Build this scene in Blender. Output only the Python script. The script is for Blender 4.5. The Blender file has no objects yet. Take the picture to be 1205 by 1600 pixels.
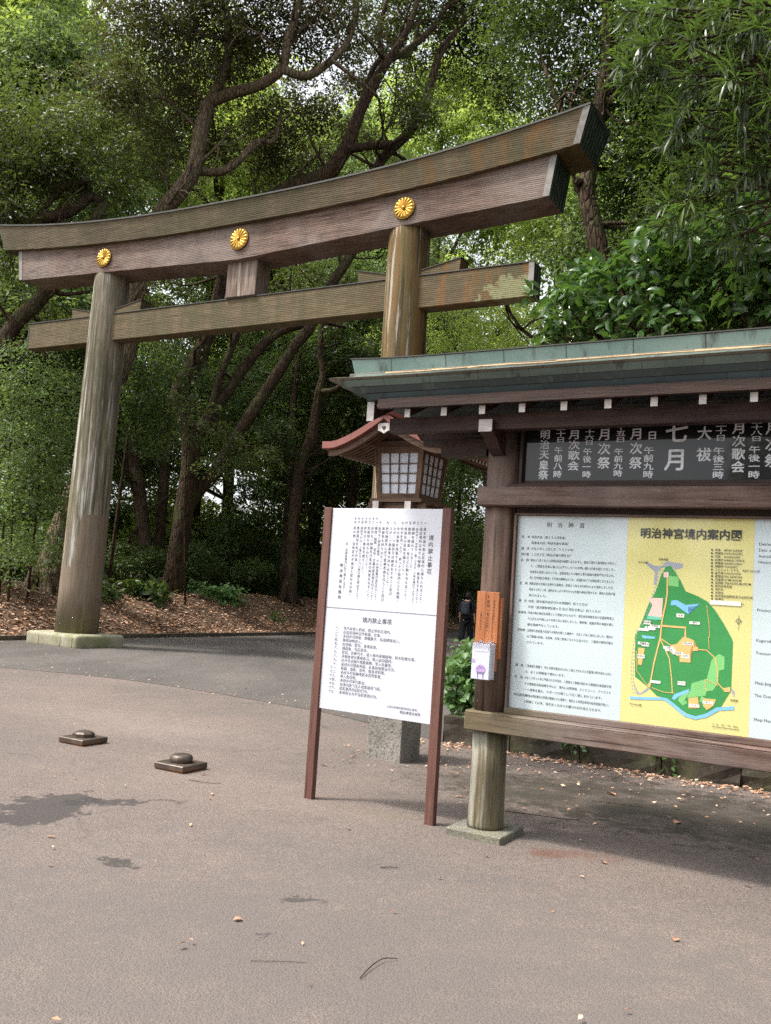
import bpy, bmesh, math
import numpy as np
from mathutils import Vector, Matrix
R = math.radians
scene = bpy.context.scene
COL = scene.collection
rng = np.random.RandomState(11)
LIMBS={'A': [[(-8.8, 24.0, 0.63, 0.569), (-8.73, 24.14, 1.13, 0.454), (-8.66, 24.27, 2.06, 0.372), (-8.27, 24.41, 3.81, 0.34), (-7.74, 24.55, 5.96, 0.308), (-7.3, 24.68, 7.97, 0.293), (-7.29, 24.82, 9.65, 0.277), (-6.92, 24.95, 11.47, 0.278), (-6.39, 25.09, 12.47, 0.28), (-6.08, 25.23, 13.21, 0.264), (-6.02, 25.36, 14.37, 0.248), (-5.9, 25.5, 15.32, 0.231)], [(-5.9, 25.5, 15.29, 0.196), (-5.61, 25.4, 15.91, 0.177), (-5.42, 25.3, 16.51, 0.159), (-5.43, 25.2, 17.32, 0.141), (-5.59, 25.1, 18.12, 0.123), (-5.73, 25.0, 18.92, 0.087)], [(-5.9, 25.5, 15.32, 0.213), (-5.17, 25.33, 15.59, 0.194), (-4.42, 25.17, 15.76, 0.175), (-3.79, 25.0, 16.19, 0.157), (-3.65, 24.83, 17.01, 0.139), (-3.38, 24.67, 17.98, 0.12), (-3.22, 24.5, 18.93, 0.085)], [(-3.74, 24.7, 16.01, 0.138), (-3.07, 24.9, 15.97, 0.139), (-2.45, 25.1, 16.55, 0.123), (-1.96, 25.3, 17.39, 0.106), (-1.77, 25.5, 18.56, 0.071)], [(-6.01, 25.3, 13.14, 0.141), (-5.39, 25.54, 13.29, 0.142), (-4.91, 25.78, 13.79, 0.126), (-4.53, 26.02, 14.48, 0.109), (-4.01, 26.26, 14.72, 0.092), (-3.92, 26.5, 15.82, 0.055)], [(-5.5, 25.0, 16.99, 0.087), (-6.2, 24.8, 16.97, 0.069), (-6.72, 24.6, 17.22, 0.051)], [(-8.82, 24.0, 0.79, 0.201), (-9.26, 23.7, 1.04, 0.198), (-9.87, 23.4, 1.05, 0.228)], [(-8.67, 24.0, 0.97, 0.134), (-8.96, 23.8, 0.95, 0.116), (-9.19, 23.6, 0.72, 0.082)], [(-8.45, 24.0, 0.98, 0.134), (-8.24, 23.75, 0.83, 0.116), (-8.0, 23.5, 0.64, 0.082)], [(-2.35, 25.0, 16.53, 0.07), (-1.5, 25.25, 16.07, 0.053), (-1.02, 25.5, 15.85, 0.036)], [(-3.71, 25.0, 17.08, 0.07), (-2.99, 25.0, 17.75, 0.052), (-2.49, 25.0, 18.56, 0.035)]], 'B': [[(-6.63, 29.0, 0.6, 0.526), (-6.52, 28.89, 1.05, 0.423), (-6.44, 28.77, 2.02, 0.341), (-6.29, 28.66, 3.63, 0.34), (-6.18, 28.55, 5.04, 0.338), (-6.24, 28.43, 5.83, 0.337), (-6.43, 28.32, 6.6, 0.336), (-6.64, 28.2, 7.34, 0.354), (-6.3, 28.09, 8.08, 0.313), (-5.92, 27.98, 9.0, 0.254), (-5.71, 27.86, 9.89, 0.233), (-5.48, 27.75, 10.99, 0.232), (-4.97, 27.64, 12.21, 0.251), (-4.24, 27.52, 13.28, 0.307), (-3.47, 27.41, 13.8, 0.344), (-2.6, 27.3, 14.15, 0.305), (-2.1, 27.18, 14.77, 0.265), (-1.82, 27.07, 15.37, 0.227), (-1.53, 26.95, 16.33, 0.207), (-1.12, 26.84, 17.18, 0.187), (-0.87, 26.73, 17.63, 0.168), (-0.24, 26.61, 18.79, 0.111), (0.06, 26.5, 20.18, 0.074)], [(-6.35, 29.0, 5.91, 0.263), (-5.96, 29.21, 6.6, 0.265), (-5.34, 29.43, 7.78, 0.205), (-4.63, 29.64, 9.03, 0.186), (-4.0, 29.86, 9.83, 0.167), (-3.24, 30.07, 10.27, 0.147), (-2.63, 30.29, 10.49, 0.106), (-1.77, 30.5, 10.39, 0.064)], [(-5.82, 29.2, 7.03, 0.163), (-5.61, 29.27, 8.11, 0.143), (-5.31, 29.35, 9.32, 0.143), (-5.11, 29.43, 10.1, 0.123), (-4.85, 29.5, 11.22, 0.103)], [(-6.3, 29.0, 3.86, 0.303), (-5.87, 28.92, 4.49, 0.262), (-5.39, 28.83, 5.07, 0.261), (-4.71, 28.75, 6.39, 0.241), (-4.17, 28.67, 7.4, 0.22), (-3.71, 28.58, 8.19, 0.219), (-3.19, 28.5, 9.12, 0.199), (-2.78, 28.42, 9.7, 0.198), (-2.18, 28.33, 11.11, 0.178), (-1.55, 28.25, 12.31, 0.177), (-1.2, 28.17, 13.73, 0.177), (-0.97, 28.08, 14.93, 0.176), (-0.66, 28.0, 15.46, 0.195), (-0.03, 27.92, 16.12, 0.195), (0.46, 27.83, 17.23, 0.175), (0.73, 27.75, 18.53, 0.135), (1.22, 27.67, 19.36, 0.135), (1.88, 27.58, 20.54, 0.115), (2.16, 27.5, 21.47, 0.077)], [(-1.95, 27.0, 14.92, 0.169), (-1.29, 27.3, 15.24, 0.152), (-0.56, 27.6, 15.48, 0.173)], [(-0.88, 27.0, 17.79, 0.113), (-0.01, 27.12, 18.55, 0.113), (0.46, 27.25, 19.15, 0.095), (0.92, 27.38, 20.01, 0.076), (1.71, 27.5, 20.57, 0.058)], [(-1.01, 27.0, 17.64, 0.113), (-1.13, 26.75, 18.61, 0.093), (-0.99, 26.5, 19.49, 0.074)], [(-1.72, 27.0, 15.83, 0.113), (-1.16, 27.07, 17.87, 0.094), (-0.19, 27.13, 18.19, 0.095), (0.04, 27.2, 19.4, 0.057)]], 'C': [[(-7.86, 31.0, 1.03, 0.303), (-7.89, 31.2, 1.78, 0.283), (-8.23, 31.4, 3.08, 0.285), (-8.6, 31.6, 4.63, 0.264), (-9.02, 31.8, 5.98, 0.222), (-9.53, 32.0, 7.35, 0.179)]], 'D': [[(-7.77, 32.0, 1.15, 0.245), (-7.83, 32.12, 2.26, 0.246), (-7.88, 32.25, 4.3, 0.225), (-7.98, 32.38, 6.14, 0.203), (-8.08, 32.5, 8.01, 0.181)]], 'E': [[(-3.35, 33.5, 0.75, 0.397), (-3.27, 33.5, 1.17, 0.304), (-3.29, 33.5, 2.38, 0.257), (-3.32, 33.5, 3.83, 0.257), (-3.29, 33.5, 4.96, 0.257), (-3.2, 33.5, 6.28, 0.234), (-2.91, 33.5, 6.89, 0.28), (-2.82, 33.5, 7.86, 0.21), (-2.74, 33.5, 8.82, 0.187), (-2.65, 33.5, 9.44, 0.14), (-2.83, 33.5, 10.39, 0.117), (-2.76, 33.5, 11.99, 0.093)], [(-2.74, 33.5, 8.78, 0.14), (-2.23, 33.25, 8.8, 0.116), (-1.77, 33.0, 9.06, 0.092)], [(-3.6, 34.0, 1.19, 0.19), (-3.64, 34.12, 3.09, 0.167), (-3.63, 34.25, 5.75, 0.143), (-3.76, 34.38, 8.21, 0.144), (-3.72, 34.5, 10.23, 0.12)]], 'H': [[(-10.91, 22.5, 0.43, 0.408), (-10.67, 22.62, 3.44, 0.316), (-10.22, 22.75, 6.24, 0.286), (-9.76, 22.88, 7.63, 0.239), (-9.38, 23.0, 8.18, 0.225), (-9.05, 23.12, 8.75, 0.194), (-8.54, 23.25, 9.79, 0.178), (-8.1, 23.38, 10.82, 0.163), (-7.97, 23.5, 11.27, 0.147)], [(-7.97, 23.5, 11.27, 0.131), (-8.29, 23.3, 11.33, 0.162), (-8.68, 23.1, 10.84, 0.177), (-9.4, 22.9, 10.5, 0.176), (-10.05, 22.7, 10.37, 0.158), (-10.83, 22.5, 10.1, 0.141)], [(-9.44, 23.0, 10.53, 0.096), (-8.95, 23.0, 11.38, 0.096), (-8.22, 23.0, 11.65, 0.08)], [(-10.2, 23.0, 10.6, 0.096), (-10.01, 23.0, 11.22, 0.096), (-9.71, 23.0, 11.53, 0.08), (-9.2, 23.0, 11.44, 0.08), (-9.0, 23.0, 11.11, 0.08)], [(-9.08, 23.2, 8.77, 0.097), (-8.72, 23.35, 8.7, 0.065), (-8.12, 23.5, 8.87, 0.049)], [(-10.17, 23.0, 11.21, 0.048), (-9.6, 23.0, 12.11, 0.04), (-8.73, 23.0, 12.6, 0.032)]], 'R': [[(4.4, 15.5, 1.01, 0.303), (4.16, 15.61, 3.6, 0.261), (3.81, 15.72, 6.36, 0.219), (3.61, 15.83, 7.37, 0.21), (3.39, 15.94, 8.34, 0.189), (3.25, 16.06, 8.98, 0.179), (3.31, 16.17, 9.5, 0.18), (3.45, 16.28, 10.57, 0.148), (3.6, 16.39, 11.9, 0.126), (3.5, 16.5, 13.37, 0.092)], [(3.35, 16.3, 9.28, 0.068), (3.06, 15.9, 9.1, 0.078)], [(3.48, 16.4, 10.64, 0.08), (3.99, 15.95, 11.16, 0.067), (4.53, 15.5, 11.65, 0.054)], [(3.43, 16.4, 9.89, 0.069), (2.88, 16.7, 10.76, 0.058), (2.5, 17.0, 11.94, 0.047)]]}
BL={'A': [(-7.61, 25.0, 16.94, 1.48, 1), (-6.15, 24.5, 17.1, 1.37, 1), (-8.27, 25.0, 15.07, 1.22, 0.8), (-7.18, 27.0, 16.49, 1.13, 1), (-4.7, 25.5, 17.66, 1.33, 0.7), (-4.74, 27.5, 15.89, 1.15, 0.8), (-7.64, 27.0, 14.91, 1.13, 0.7), (-3.27, 26.0, 17.98, 1.09, 0.6), (-2.05, 26.0, 18.37, 1.09, 0.6), (-3.22, 28.0, 16.58, 1.17, 0.8), (-4.22, 28.0, 14.92, 1.07, 0.7), (-2.07, 28.0, 17.63, 0.98, 0.7), (-6.16, 27.5, 14.96, 1.05, 0.7), (-5.48, 27.0, 17.43, 1.13, 0.8), (-6.61, 25.0, 19.25, 2.09, 1), (-3.85, 25.0, 19.44, 1.92, 0.9)], 'H': [(-10.07, 22.5, 12.17, 1.33, 0.9), (-9.1, 23.0, 12.14, 1.28, 0.9), (-8.52, 24.0, 13.31, 1.0, 0.8), (-8.72, 24.0, 11.76, 1.0, 0.8), (-9.84, 22.0, 10.28, 0.92, 0.6), (-7.85, 25.0, 12.46, 0.87, 0.6), (-10.16, 24.0, 14.01, 1.0, 0.5), (-10.4, 24.0, 9.5, 0.84, 0.6), (-9.77, 24.5, 8.2, 0.85, 0.5), (-7.95, 26.0, 13.69, 0.91, 0.6), (-11.08, 22.0, 11.52, 1.38, 1)], 'B': [(-1.1, 29.0, 20.06, 1.52, 0.6), (0.07, 25.5, 15.64, 0.8, 1.4), (1.01, 29.0, 20.43, 1.52, 0.6), (2.42, 29.0, 20.08, 1.62, 0.7), (-1.77, 30.0, 16.98, 1.05, 0.6), (1.14, 30.0, 19.47, 1.15, 0.5), (-0.38, 28.0, 21.65, 2.15, 0.9), (2.1, 28.0, 21.82, 2.15, 0.9), (-2.8, 30.0, 16.23, 0.94, 0.5), (3.25, 29.0, 18.57, 1.21, 0.7), (-0.39, 31.0, 16.19, 0.97, 0.5), (-7.78, 29.0, 11.07, 1.11, 0.8), (-6.87, 30.0, 10.16, 0.94, 0.7), (-4.95, 31.0, 11.27, 1.3, 0.6), (-3.49, 31.0, 12.51, 1.19, 0.5), (-2.69, 33.0, 15.5, 1.38, 0.4), (-6.74, 27.0, 9.06, 0.75, 0.7), (-4.74, 27.0, 5.69, 0.85, 0.35), (-3.94, 27.0, 5.26, 0.75, 0.4)], 'M': [(-8.82, 21.5, 6.04, 1.05, 0.9), (-8.31, 21.5, 4.69, 1.12, 1), (-8.58, 21.0, 3.39, 0.88, 0.9), (-7.86, 22.5, 6.02, 0.86, 0.8), (-7.92, 22.0, 3.55, 0.92, 0.9), (-7.81, 22.5, 4.73, 0.78, 0.8), (-8.35, 20.8, 1.92, 0.65, 0.9), (-7.96, 22.5, 2.18, 0.47, 0.7)], 'N': [(-7.1, 25.5, 7.66, 0.8, 0.9), (-6.94, 25.0, 6.37, 0.87, 1), (-6.62, 26.0, 7.07, 0.82, 0.9), (-6.12, 25.5, 5.8, 0.62, 0.8), (-6.75, 25.0, 5.22, 0.61, 0.8), (-5.84, 26.5, 6.48, 0.65, 0.5), (-4.89, 27.0, 5.2, 0.6, 0.6), (-4.01, 27.5, 5.23, 0.61, 0.6), (-7.06, 27.0, 8.35, 0.75, 0.7)], 'C': [(-9.83, 33.0, 7.53, 1.38, 0.8), (-9.27, 35.0, 5.97, 1.22, 0.6)], 'D': [(-8.1, 34.0, 9.32, 1.19, 0.8), (-6.97, 36.0, 8.84, 1.51, 0.6)], 'E': [(-2.85, 35.0, 10.93, 1.46, 0.8), (-1.45, 35.0, 10.51, 1.46, 0.8), (-2.16, 36.0, 13.09, 1.51, 0.7), (-3.6, 35.0, 9.36, 0.98, 0.5), (-0.6, 35.0, 9.05, 1.22, 0.5), (-4.19, 33.0, 6.96, 0.92, 0.6), (-4.64, 34.0, 5.17, 1.19, 0.7), (-5.22, 34.0, 3.46, 1.07, 0.7)], 'R': [(2.35, 18.0, 13.23, 1.07, 0.8), (3.31, 17.5, 11.76, 0.98, 1), (4.14, 16.5, 9.86, 0.92, 1), (3.85, 17.0, 12.56, 1.07, 1), (4.5, 15.0, 8.25, 0.73, 1), (3.76, 17.0, 8.93, 0.65, 0.9), (3.18, 18.0, 11.08, 0.63, 0.8), (3.24, 18.0, 8.65, 0.63, 0.9), (4.91, 15.5, 10.61, 1.19, 1), (5.58, 15.0, 8.66, 0.84, 1), (3.35, 17.0, 7.14, 0.59, 0.8), (4.27, 16.0, 7.59, 0.78, 1), (5.53, 16.0, 7.68, 0.89, 1), (2.66, 17.0, 13.8, 1.3, 1), (4.9, 15.0, 12.53, 1.46, 1), (4.4, 17.0, 11.29, 0.95, 1)], 'K': [(2.41, 12.0, 5.4, 0.46, 1), (2.79, 11.5, 5.61, 0.48, 1), (3.25, 11.0, 5.87, 0.5, 1), (3.73, 10.6, 5.83, 0.52, 1), (4.15, 10.3, 5.67, 0.43, 1), (3.02, 11.2, 5.11, 0.43, 1), (3.52, 10.8, 5.18, 0.49, 1), (4.06, 10.4, 5.09, 0.47, 1), (2.6, 12.0, 6.03, 0.33, 0.9), (4.25, 10.5, 6.38, 0.37, 0.8), (2.21, 12.0, 5.12, 0.29, 0.8), (4.48, 10.2, 5.35, 0.5, 1)], 'W': [(1.66, 30.0, 10.73, 1.36, 1), (3.04, 28.0, 10.42, 1.17, 1), (3.95, 26.0, 9.48, 0.82, 1), (0.43, 32.0, 10.79, 1.12, 0.9), (2.09, 29.0, 9.19, 1.21, 1), (3.48, 27.0, 8.76, 0.94, 1), (2.66, 30.0, 8.18, 1.05, 1), (1.82, 32.0, 6.73, 1.34, 1), (3.02, 32.0, 5.44, 1.34, 1), (2.86, 34.0, 3.51, 1.42, 1)]}
ST=[(2.55, 9.39, 7.31), (2.82, 9.75, 8.12), (2.5, 9.47, 8.07), (2.64, 9.86, 7.9), (2.47, 9.99, 8.02), (2.46, 9.47, 7.47), (2.32, 9.74, 8.17), (2.47, 9.43, 7.5), (2.39, 9.35, 7.53), (3.26, 8.97, 7.53), (3.18, 9.43, 7.67), (2.94, 9.32, 7.7), (3.3, 9.38, 7.68), (3.24, 9.52, 7.79), (3.06, 8.8, 7.63), (2.43, 9.16, 7.39), (3.11, 9.49, 8.09), (2.72, 8.88, 7.32), (3.24, 9.67, 7.69), (2.62, 9.31, 7.93), (2.72, 9.63, 8.16), (3.56, 8.48, 7.35), (3.33, 8.89, 7.31), (3.29, 8.57, 7.27), (3.32, 9.12, 7.33), (3.16, 8.84, 7.03), (3.11, 9.25, 7.83), (3.64, 8.71, 7.0), (3.61, 8.86, 7.2), (3.46, 8.41, 7.15), (3.45, 8.83, 7.47), (3.53, 8.8, 7.61), (3.41, 8.92, 7.46), (3.09, 9.12, 7.24), (2.88, 9.41, 7.03), (2.6, 9.32, 7.26), (3.04, 9.37, 7.28), (2.79, 9.07, 7.04), (2.47, 9.8, 7.35), (3.14, 9.68, 7.35), (2.68, 9.69, 7.6), (2.85, 9.07, 6.94), (2.7, 9.33, 6.83), (3.16, 9.0, 6.86), (3.09, 8.66, 6.78), (3.24, 9.33, 6.77), (3.35, 9.33, 6.73), (3.4, 9.42, 7.38), (3.62, 9.11, 6.65), (3.05, 9.19, 6.39), (3.32, 9.12, 6.83), (2.67, 8.82, 6.53), (3.45, 8.93, 6.65), (3.36, 8.98, 6.96), (3.02, 9.47, 7.28), (3.12, 8.79, 6.97), (3.34, 9.08, 6.81), (3.68, 8.78, 6.46), (3.29, 8.73, 6.29), (3.17, 8.64, 6.3), (3.54, 8.52, 6.14), (3.44, 8.94, 6.21), (3.83, 8.89, 6.53), (3.35, 8.95, 6.79), (3.22, 8.72, 6.55), (3.5, 8.68, 6.69), (3.48, 8.71, 6.29), (2.99, 8.85, 6.09), (2.95, 9.33, 6.1), (2.89, 8.94, 6.46), (3.22, 9.25, 6.54), (2.68, 8.95, 6.36), (2.76, 9.49, 6.74), (3.14, 9.64, 6.37), (3.33, 9.48, 6.64), (3.1, 8.97, 5.89), (2.96, 8.8, 5.87), (3.6, 9.27, 6.14), (3.15, 9.14, 6.1), (3.66, 9.05, 5.97), (3.19, 8.87, 5.5), (3.37, 8.81, 5.89), (3.2, 8.78, 5.7), (3.45, 8.8, 5.98), (3.64, 9.17, 6.22), (3.59, 8.84, 6.02), (3.8, 9.24, 5.98), (3.53, 9.17, 6.13), (3.01, 9.26, 5.67), (2.89, 9.89, 5.77), (2.76, 9.59, 5.88), (2.75, 9.32, 5.59), (2.86, 9.12, 5.66), (2.97, 9.33, 5.42), (3.36, 8.87, 5.13), (3.22, 9.2, 5.3), (3.34, 9.05, 5.33), (3.63, 9.58, 5.55), (3.27, 8.92, 5.52), (2.35, 9.79, 7.28), (2.66, 9.41, 7.42), (2.31, 9.71, 7.36), (2.36, 9.61, 7.27), (2.91, 10.3, 7.8), (3.84, 9.09, 7.93), (3.36, 9.07, 8.03), (3.41, 8.85, 7.65), (3.58, 8.86, 8.02), (3.91, 9.25, 8.52), (3.61, 9.0, 7.47), (3.33, 9.19, 8.8), (3.19, 9.02, 8.71), (2.9, 8.93, 7.91), (3.5, 9.27, 8.46), (3.35, 9.29, 8.54), (2.71, 8.95, 8.57), (3.13, 8.94, 8.66), (3.3, 9.19, 7.66), (3.64, 8.57, 6.37), (3.74, 8.75, 7.18), (3.99, 8.86, 7.23), (3.41, 8.36, 6.4), (3.36, 8.57, 6.81), (3.77, 8.57, 6.56), (3.62, 9.11, 6.77), (4.14, 9.11, 7.31), (2.34, 9.5, 7.31), (2.77, 9.3, 6.63), (2.86, 9.3, 6.16), (2.69, 9.5, 6.48), (2.27, 9.6, 8.09), (2.22, 9.6, 7.45)]
MAP={'green': [(1.089, 1.769), (1.118, 1.777), (1.148, 1.741), (1.179, 1.691), (1.21, 1.63), (1.282, 1.604), (1.339, 1.575), (1.382, 1.527), (1.433, 1.451), (1.476, 1.376), (1.484, 1.354), (1.482, 1.078), (1.427, 0.973), (1.387, 0.94), (1.319, 0.914), (1.263, 0.91), (1.198, 0.946), (1.147, 0.976), (1.11, 0.994), (1.066, 1.003), (1.025, 1.039), (0.933, 1.103), (0.925, 1.345), (0.947, 1.392), (0.957, 1.424), (0.991, 1.524), (1.042, 1.639), (1.061, 1.708)], 'light': [[(1.411, 1.28), (1.442, 1.265), (1.441, 1.194), (1.414, 1.184), (1.409, 1.112), (1.383, 1.067), (1.349, 1.06), (1.343, 1.034), (1.232, 1.007), (1.24, 0.979), (1.219, 0.963), (1.19, 0.988), (1.196, 1.01), (1.258, 1.053), (1.264, 1.097), (1.347, 1.131), (1.371, 1.244)], [(1.094, 1.717), (1.167, 1.713), (1.169, 1.653), (1.107, 1.658)]], 'pond': [[(1.132, 1.57), (1.161, 1.575), (1.213, 1.549), (1.294, 1.561), (1.27, 1.545), (1.227, 1.539), (1.232, 1.495), (1.192, 1.522), (1.155, 1.545), (1.126, 1.54)], [(1.167, 1.022), (1.251, 1.063), (1.248, 1.041), (1.196, 1.014), (1.168, 0.989), (1.154, 0.998)], [(0.964, 1.352), (1.046, 1.348), (1.039, 1.336), (0.972, 1.334)]], 'river': [(0.908, 0.982), (1.008, 0.988), (1.096, 0.996), (1.125, 0.995), (1.169, 0.968), (1.235, 0.921), (1.291, 0.91), (1.346, 0.931), (1.407, 0.974), (1.501, 0.992), (1.501, 0.971), (1.421, 0.958), (1.354, 0.911), (1.292, 0.891), (1.228, 0.902), (1.163, 0.949), (1.111, 0.983), (1.002, 0.972), (0.909, 0.965)], 'grey': [[(0.972, 1.798), (1.022, 1.773), (1.066, 1.771), (1.095, 1.803), (1.19, 1.792), (1.19, 1.769), (1.148, 1.753), (1.118, 1.777), (1.067, 1.76), (1.046, 1.737), (1.038, 1.654), (1.023, 1.661), (1.027, 1.736), (0.973, 1.779)], [(0.923, 1.076), (0.949, 0.998), (0.978, 1.001), (1.021, 1.035), (1.01, 1.045), (0.971, 1.007), (0.955, 1.013)], [(1.478, 1.098), (1.502, 1.073), (1.501, 1.037), (1.486, 1.071)], [(1.229, 1.495), (1.272, 1.469), (1.276, 1.367), (1.262, 1.366), (1.262, 1.453)]], 'tan': [[(1.205, 1.36), (1.241, 1.356), (1.269, 1.344), (1.271, 1.311), (1.292, 1.309), (1.293, 1.288), (1.25, 1.28), (1.253, 1.215), (1.192, 1.213), (1.191, 1.242), (1.137, 1.263), (1.135, 1.307), (1.171, 1.317)], [(0.945, 1.276), (0.986, 1.276), (0.971, 1.174), (0.947, 1.175)], [(1.249, 1.009), (1.302, 1.022), (1.311, 0.959), (1.251, 0.952)], [(1.33, 1.018), (1.402, 1.019), (1.39, 0.982), (1.353, 0.953), (1.331, 0.976)], [(1.006, 1.055), (1.023, 1.083), (1.031, 1.065), (1.025, 1.043)], [(1.438, 1.087), (1.478, 1.098), (1.479, 1.07), (1.445, 1.067)]], 'pink': [[(0.989, 1.576), (1.081, 1.582), (1.078, 1.466), (0.997, 1.472), (1.02, 1.537)], [(1.079, 1.735), (1.108, 1.74), (1.109, 1.706), (1.08, 1.705)]], 'teal': [[(0.996, 1.479), (1.081, 1.485), (1.075, 1.451), (0.99, 1.449)]], 'roads': [([(1.102, 1.702), (1.105, 1.613), (1.1, 1.56), (1.088, 1.492), (1.079, 1.432), (1.075, 1.35), (1.044, 1.199), (1.027, 1.08)], 0.009), ([(1.083, 1.417), (1.217, 1.416), (1.219, 1.354)], 0.012), ([(1.076, 1.335), (1.131, 1.229), (1.148, 1.121), (1.156, 1.031)], 0.006), ([(1.075, 1.342), (1.135, 1.307)], 0.006), ([(1.292, 1.295), (1.341, 1.295), (1.391, 1.253), (1.404, 1.183), (1.409, 1.112), (1.445, 1.077)], 0.006), ([(1.34, 1.127), (1.341, 1.084), (1.352, 1.06)], 0.004), ([(1.347, 1.127), (1.41, 1.098)], 0.004), ([(1.035, 1.048), (1.102, 1.029), (1.167, 1.029)], 0.004), ([(1.333, 1.553), (1.35, 1.445), (1.356, 1.366), (1.349, 1.372), (1.355, 1.3)], 0.003), ([(0.938, 1.257), (0.943, 1.138), (1.009, 1.056)], 0.003)], 'rail': [(1.073, 1.798), (1.048, 1.677), (1.008, 1.555), (0.968, 1.432), (0.93, 1.361), (0.916, 1.24), (0.915, 1.098), (0.933, 1.003)], 'labels': [(0.994, 1.43), (1.011, 1.398), (1.04, 1.411), (1.186, 1.485), (1.269, 1.447), (0.973, 1.304), (0.989, 1.298), (1.125, 1.291), (1.136, 1.278), (1.223, 1.249), (1.235, 1.323), (1.18, 1.263), (0.965, 1.226), (1.282, 0.97), (1.358, 0.996), (1.207, 1.091), (1.056, 1.083), (0.974, 1.387), (1.022, 1.398)], 'legend': [(1.354, 1.879), (1.354, 1.86), (1.355, 1.84), (1.355, 1.821), (1.356, 1.802), (1.357, 1.783), (1.357, 1.764), (1.358, 1.745), (1.359, 1.726), (1.359, 1.707), (1.36, 1.688), (1.36, 1.669), (1.361, 1.65), (1.362, 1.63), (1.362, 1.611), (1.363, 1.593), (1.364, 1.574)], 'misc': {'title': (1.223, 1.964), 'title_l': (0.923, 1.967), 'title_r': (1.512, 1.967), 'compass': (1.511, 1.475), 'scale': (1.458, 0.878), 'stn': (1.501, 1.023), 'stn2': (0.944, 0.936), 'stn3': (1.076, 1.812), 'stn4': (0.954, 1.79), 'right': [(1.616, 1.921), (1.617, 1.887), (1.617, 1.852), (1.618, 1.818), (1.626, 1.545), (1.617, 1.374), (1.619, 1.303), (1.624, 1.135), (1.626, 1.065), (1.629, 0.931)]}}
BK=[(0.288, 2.593, 0.068, 0.066, '明治天皇祭', 1), (0.394, 2.636, 0.042, 0.039, '三十日', 1.5), (0.384, 2.489, 0.046, 0.052, '午前八時', 1.25), (0.486, 2.587, 0.071, 0.067, '月次歌会', 1.1), (0.584, 2.637, 0.041, 0.034, '二十六日', 1.5), (0.575, 2.477, 0.045, 0.049, '午後一時', 1.25), (0.682, 2.581, 0.074, 0.09, '月次祭', 1.1), (0.783, 2.627, 0.043, 0.039, '十五日', 1.5), (0.775, 2.473, 0.044, 0.046, '午前九時', 1.3), (0.882, 2.579, 0.072, 0.09, '月次祭', 1.1), (0.978, 2.628, 0.052, 0.06, '一日', 1.2), (0.961, 2.477, 0.048, 0.05, '午前九時', 1.3), (1.122, 2.584, 0.134, 0.173, '七月', 1.0), (1.286, 2.571, 0.081, 0.128, '大祓', 1.05), (1.379, 2.626, 0.042, 0.042, '三十日', 1.5), (1.37, 2.465, 0.05, 0.048, '午後三時', 1.3), (1.48, 2.595, 0.076, 0.076, '月次歌会', 1), (1.577, 2.634, 0.042, 0.034, '二十八日', 1.5), (1.568, 2.468, 0.049, 0.049, '午後一時', 1.3), (1.665, 2.589, 0.075, 0.094, '月次祭', 1.1)]

# ------------------------------------------------------------------ helpers
def thing(name, label, cat, loc=(0, 0, 0), rotz=0, group=None):
    o = bpy.data.objects.new(name, None); COL.objects.link(o)
    o.empty_display_size = .2
    o.location = loc; o.rotation_euler = (0, 0, rotz)
    o['label'] = label; o['category'] = cat
    if group: o['group'] = group
    return o

def tag(o, label, cat, group=None, kind=None):
    o['label'] = label; o['category'] = cat
    if group: o['group'] = group
    if kind: o['kind'] = kind
    return o

def obj(name, bm, mat, parent=None, smooth=False, loc=None):
    me = bpy.data.meshes.new(name)
    if isinstance(bm, bmesh.types.BMesh):
        bmesh.ops.recalc_face_normals(bm, faces=bm.faces)
        bm.to_mesh(me); bm.free()
    else:
        me = bm
    for m in (mat if isinstance(mat, (list, tuple)) else [mat]): me.materials.append(m)
    if smooth:
        me.polygons.foreach_set('use_smooth', np.ones(len(me.polygons), dtype=bool))
    o = bpy.data.objects.new(name, me); COL.objects.link(o)
    if parent: o.parent = parent
    if loc: o.location = loc
    return o

def nb(): return bmesh.new()

def box(bm, x0, x1, y0, y1, z0, z1, bev=0.0, seg=1):
    vs = [bm.verts.new((x, y, z)) for x in (x0, x1) for y in (y0, y1) for z in (z0, z1)]
    idx = [(0, 1, 3, 2), (4, 6, 7, 5), (0, 4, 5, 1), (2, 3, 7, 6), (0, 2, 6, 4), (1, 5, 7, 3)]
    fs = [bm.faces.new([vs[i] for i in f]) for f in idx]
    if bev:
        es = list({e for f in fs for e in f.edges})
        bmesh.ops.bevel(bm, geom=es, offset=bev, segments=seg, affect='EDGES', profile=.6)
    return vs

def loft(bm, rings, close=True, caps=True):
    vr = [[bm.verts.new(p) for p in r] for r in rings]
    n = len(vr[0])
    for a, b in zip(vr[:-1], vr[1:]):
        for i in range(n if close else n - 1):
            j = (i + 1) % n
            bm.faces.new((a[i], a[j], b[j], b[i]))
    if caps:
        bm.faces.new(vr[0][::-1]); bm.faces.new(vr[-1])
    return vr

def prism(bm, prof, axis, a, b):
    """prof: 2-D polygon; extruded along axis 'x','y','z' from a to b"""
    def P(p, t):
        return {'x': (t, p[0], p[1]), 'y': (p[0], t, p[1]), 'z': (p[0], p[1], t)}[axis]
    loft(bm, [[P(p, a) for p in prof], [P(p, b) for p in prof]])

def lathe(bm, prof, n=32, c=(0, 0), caps=True):
    rings = [[(c[0] + r * math.cos(2 * math.pi * i / n), c[1] + r * math.sin(2 * math.pi * i / n), z) for i in range(n)] for r, z in prof]
    loft(bm, rings, caps=caps)

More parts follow.
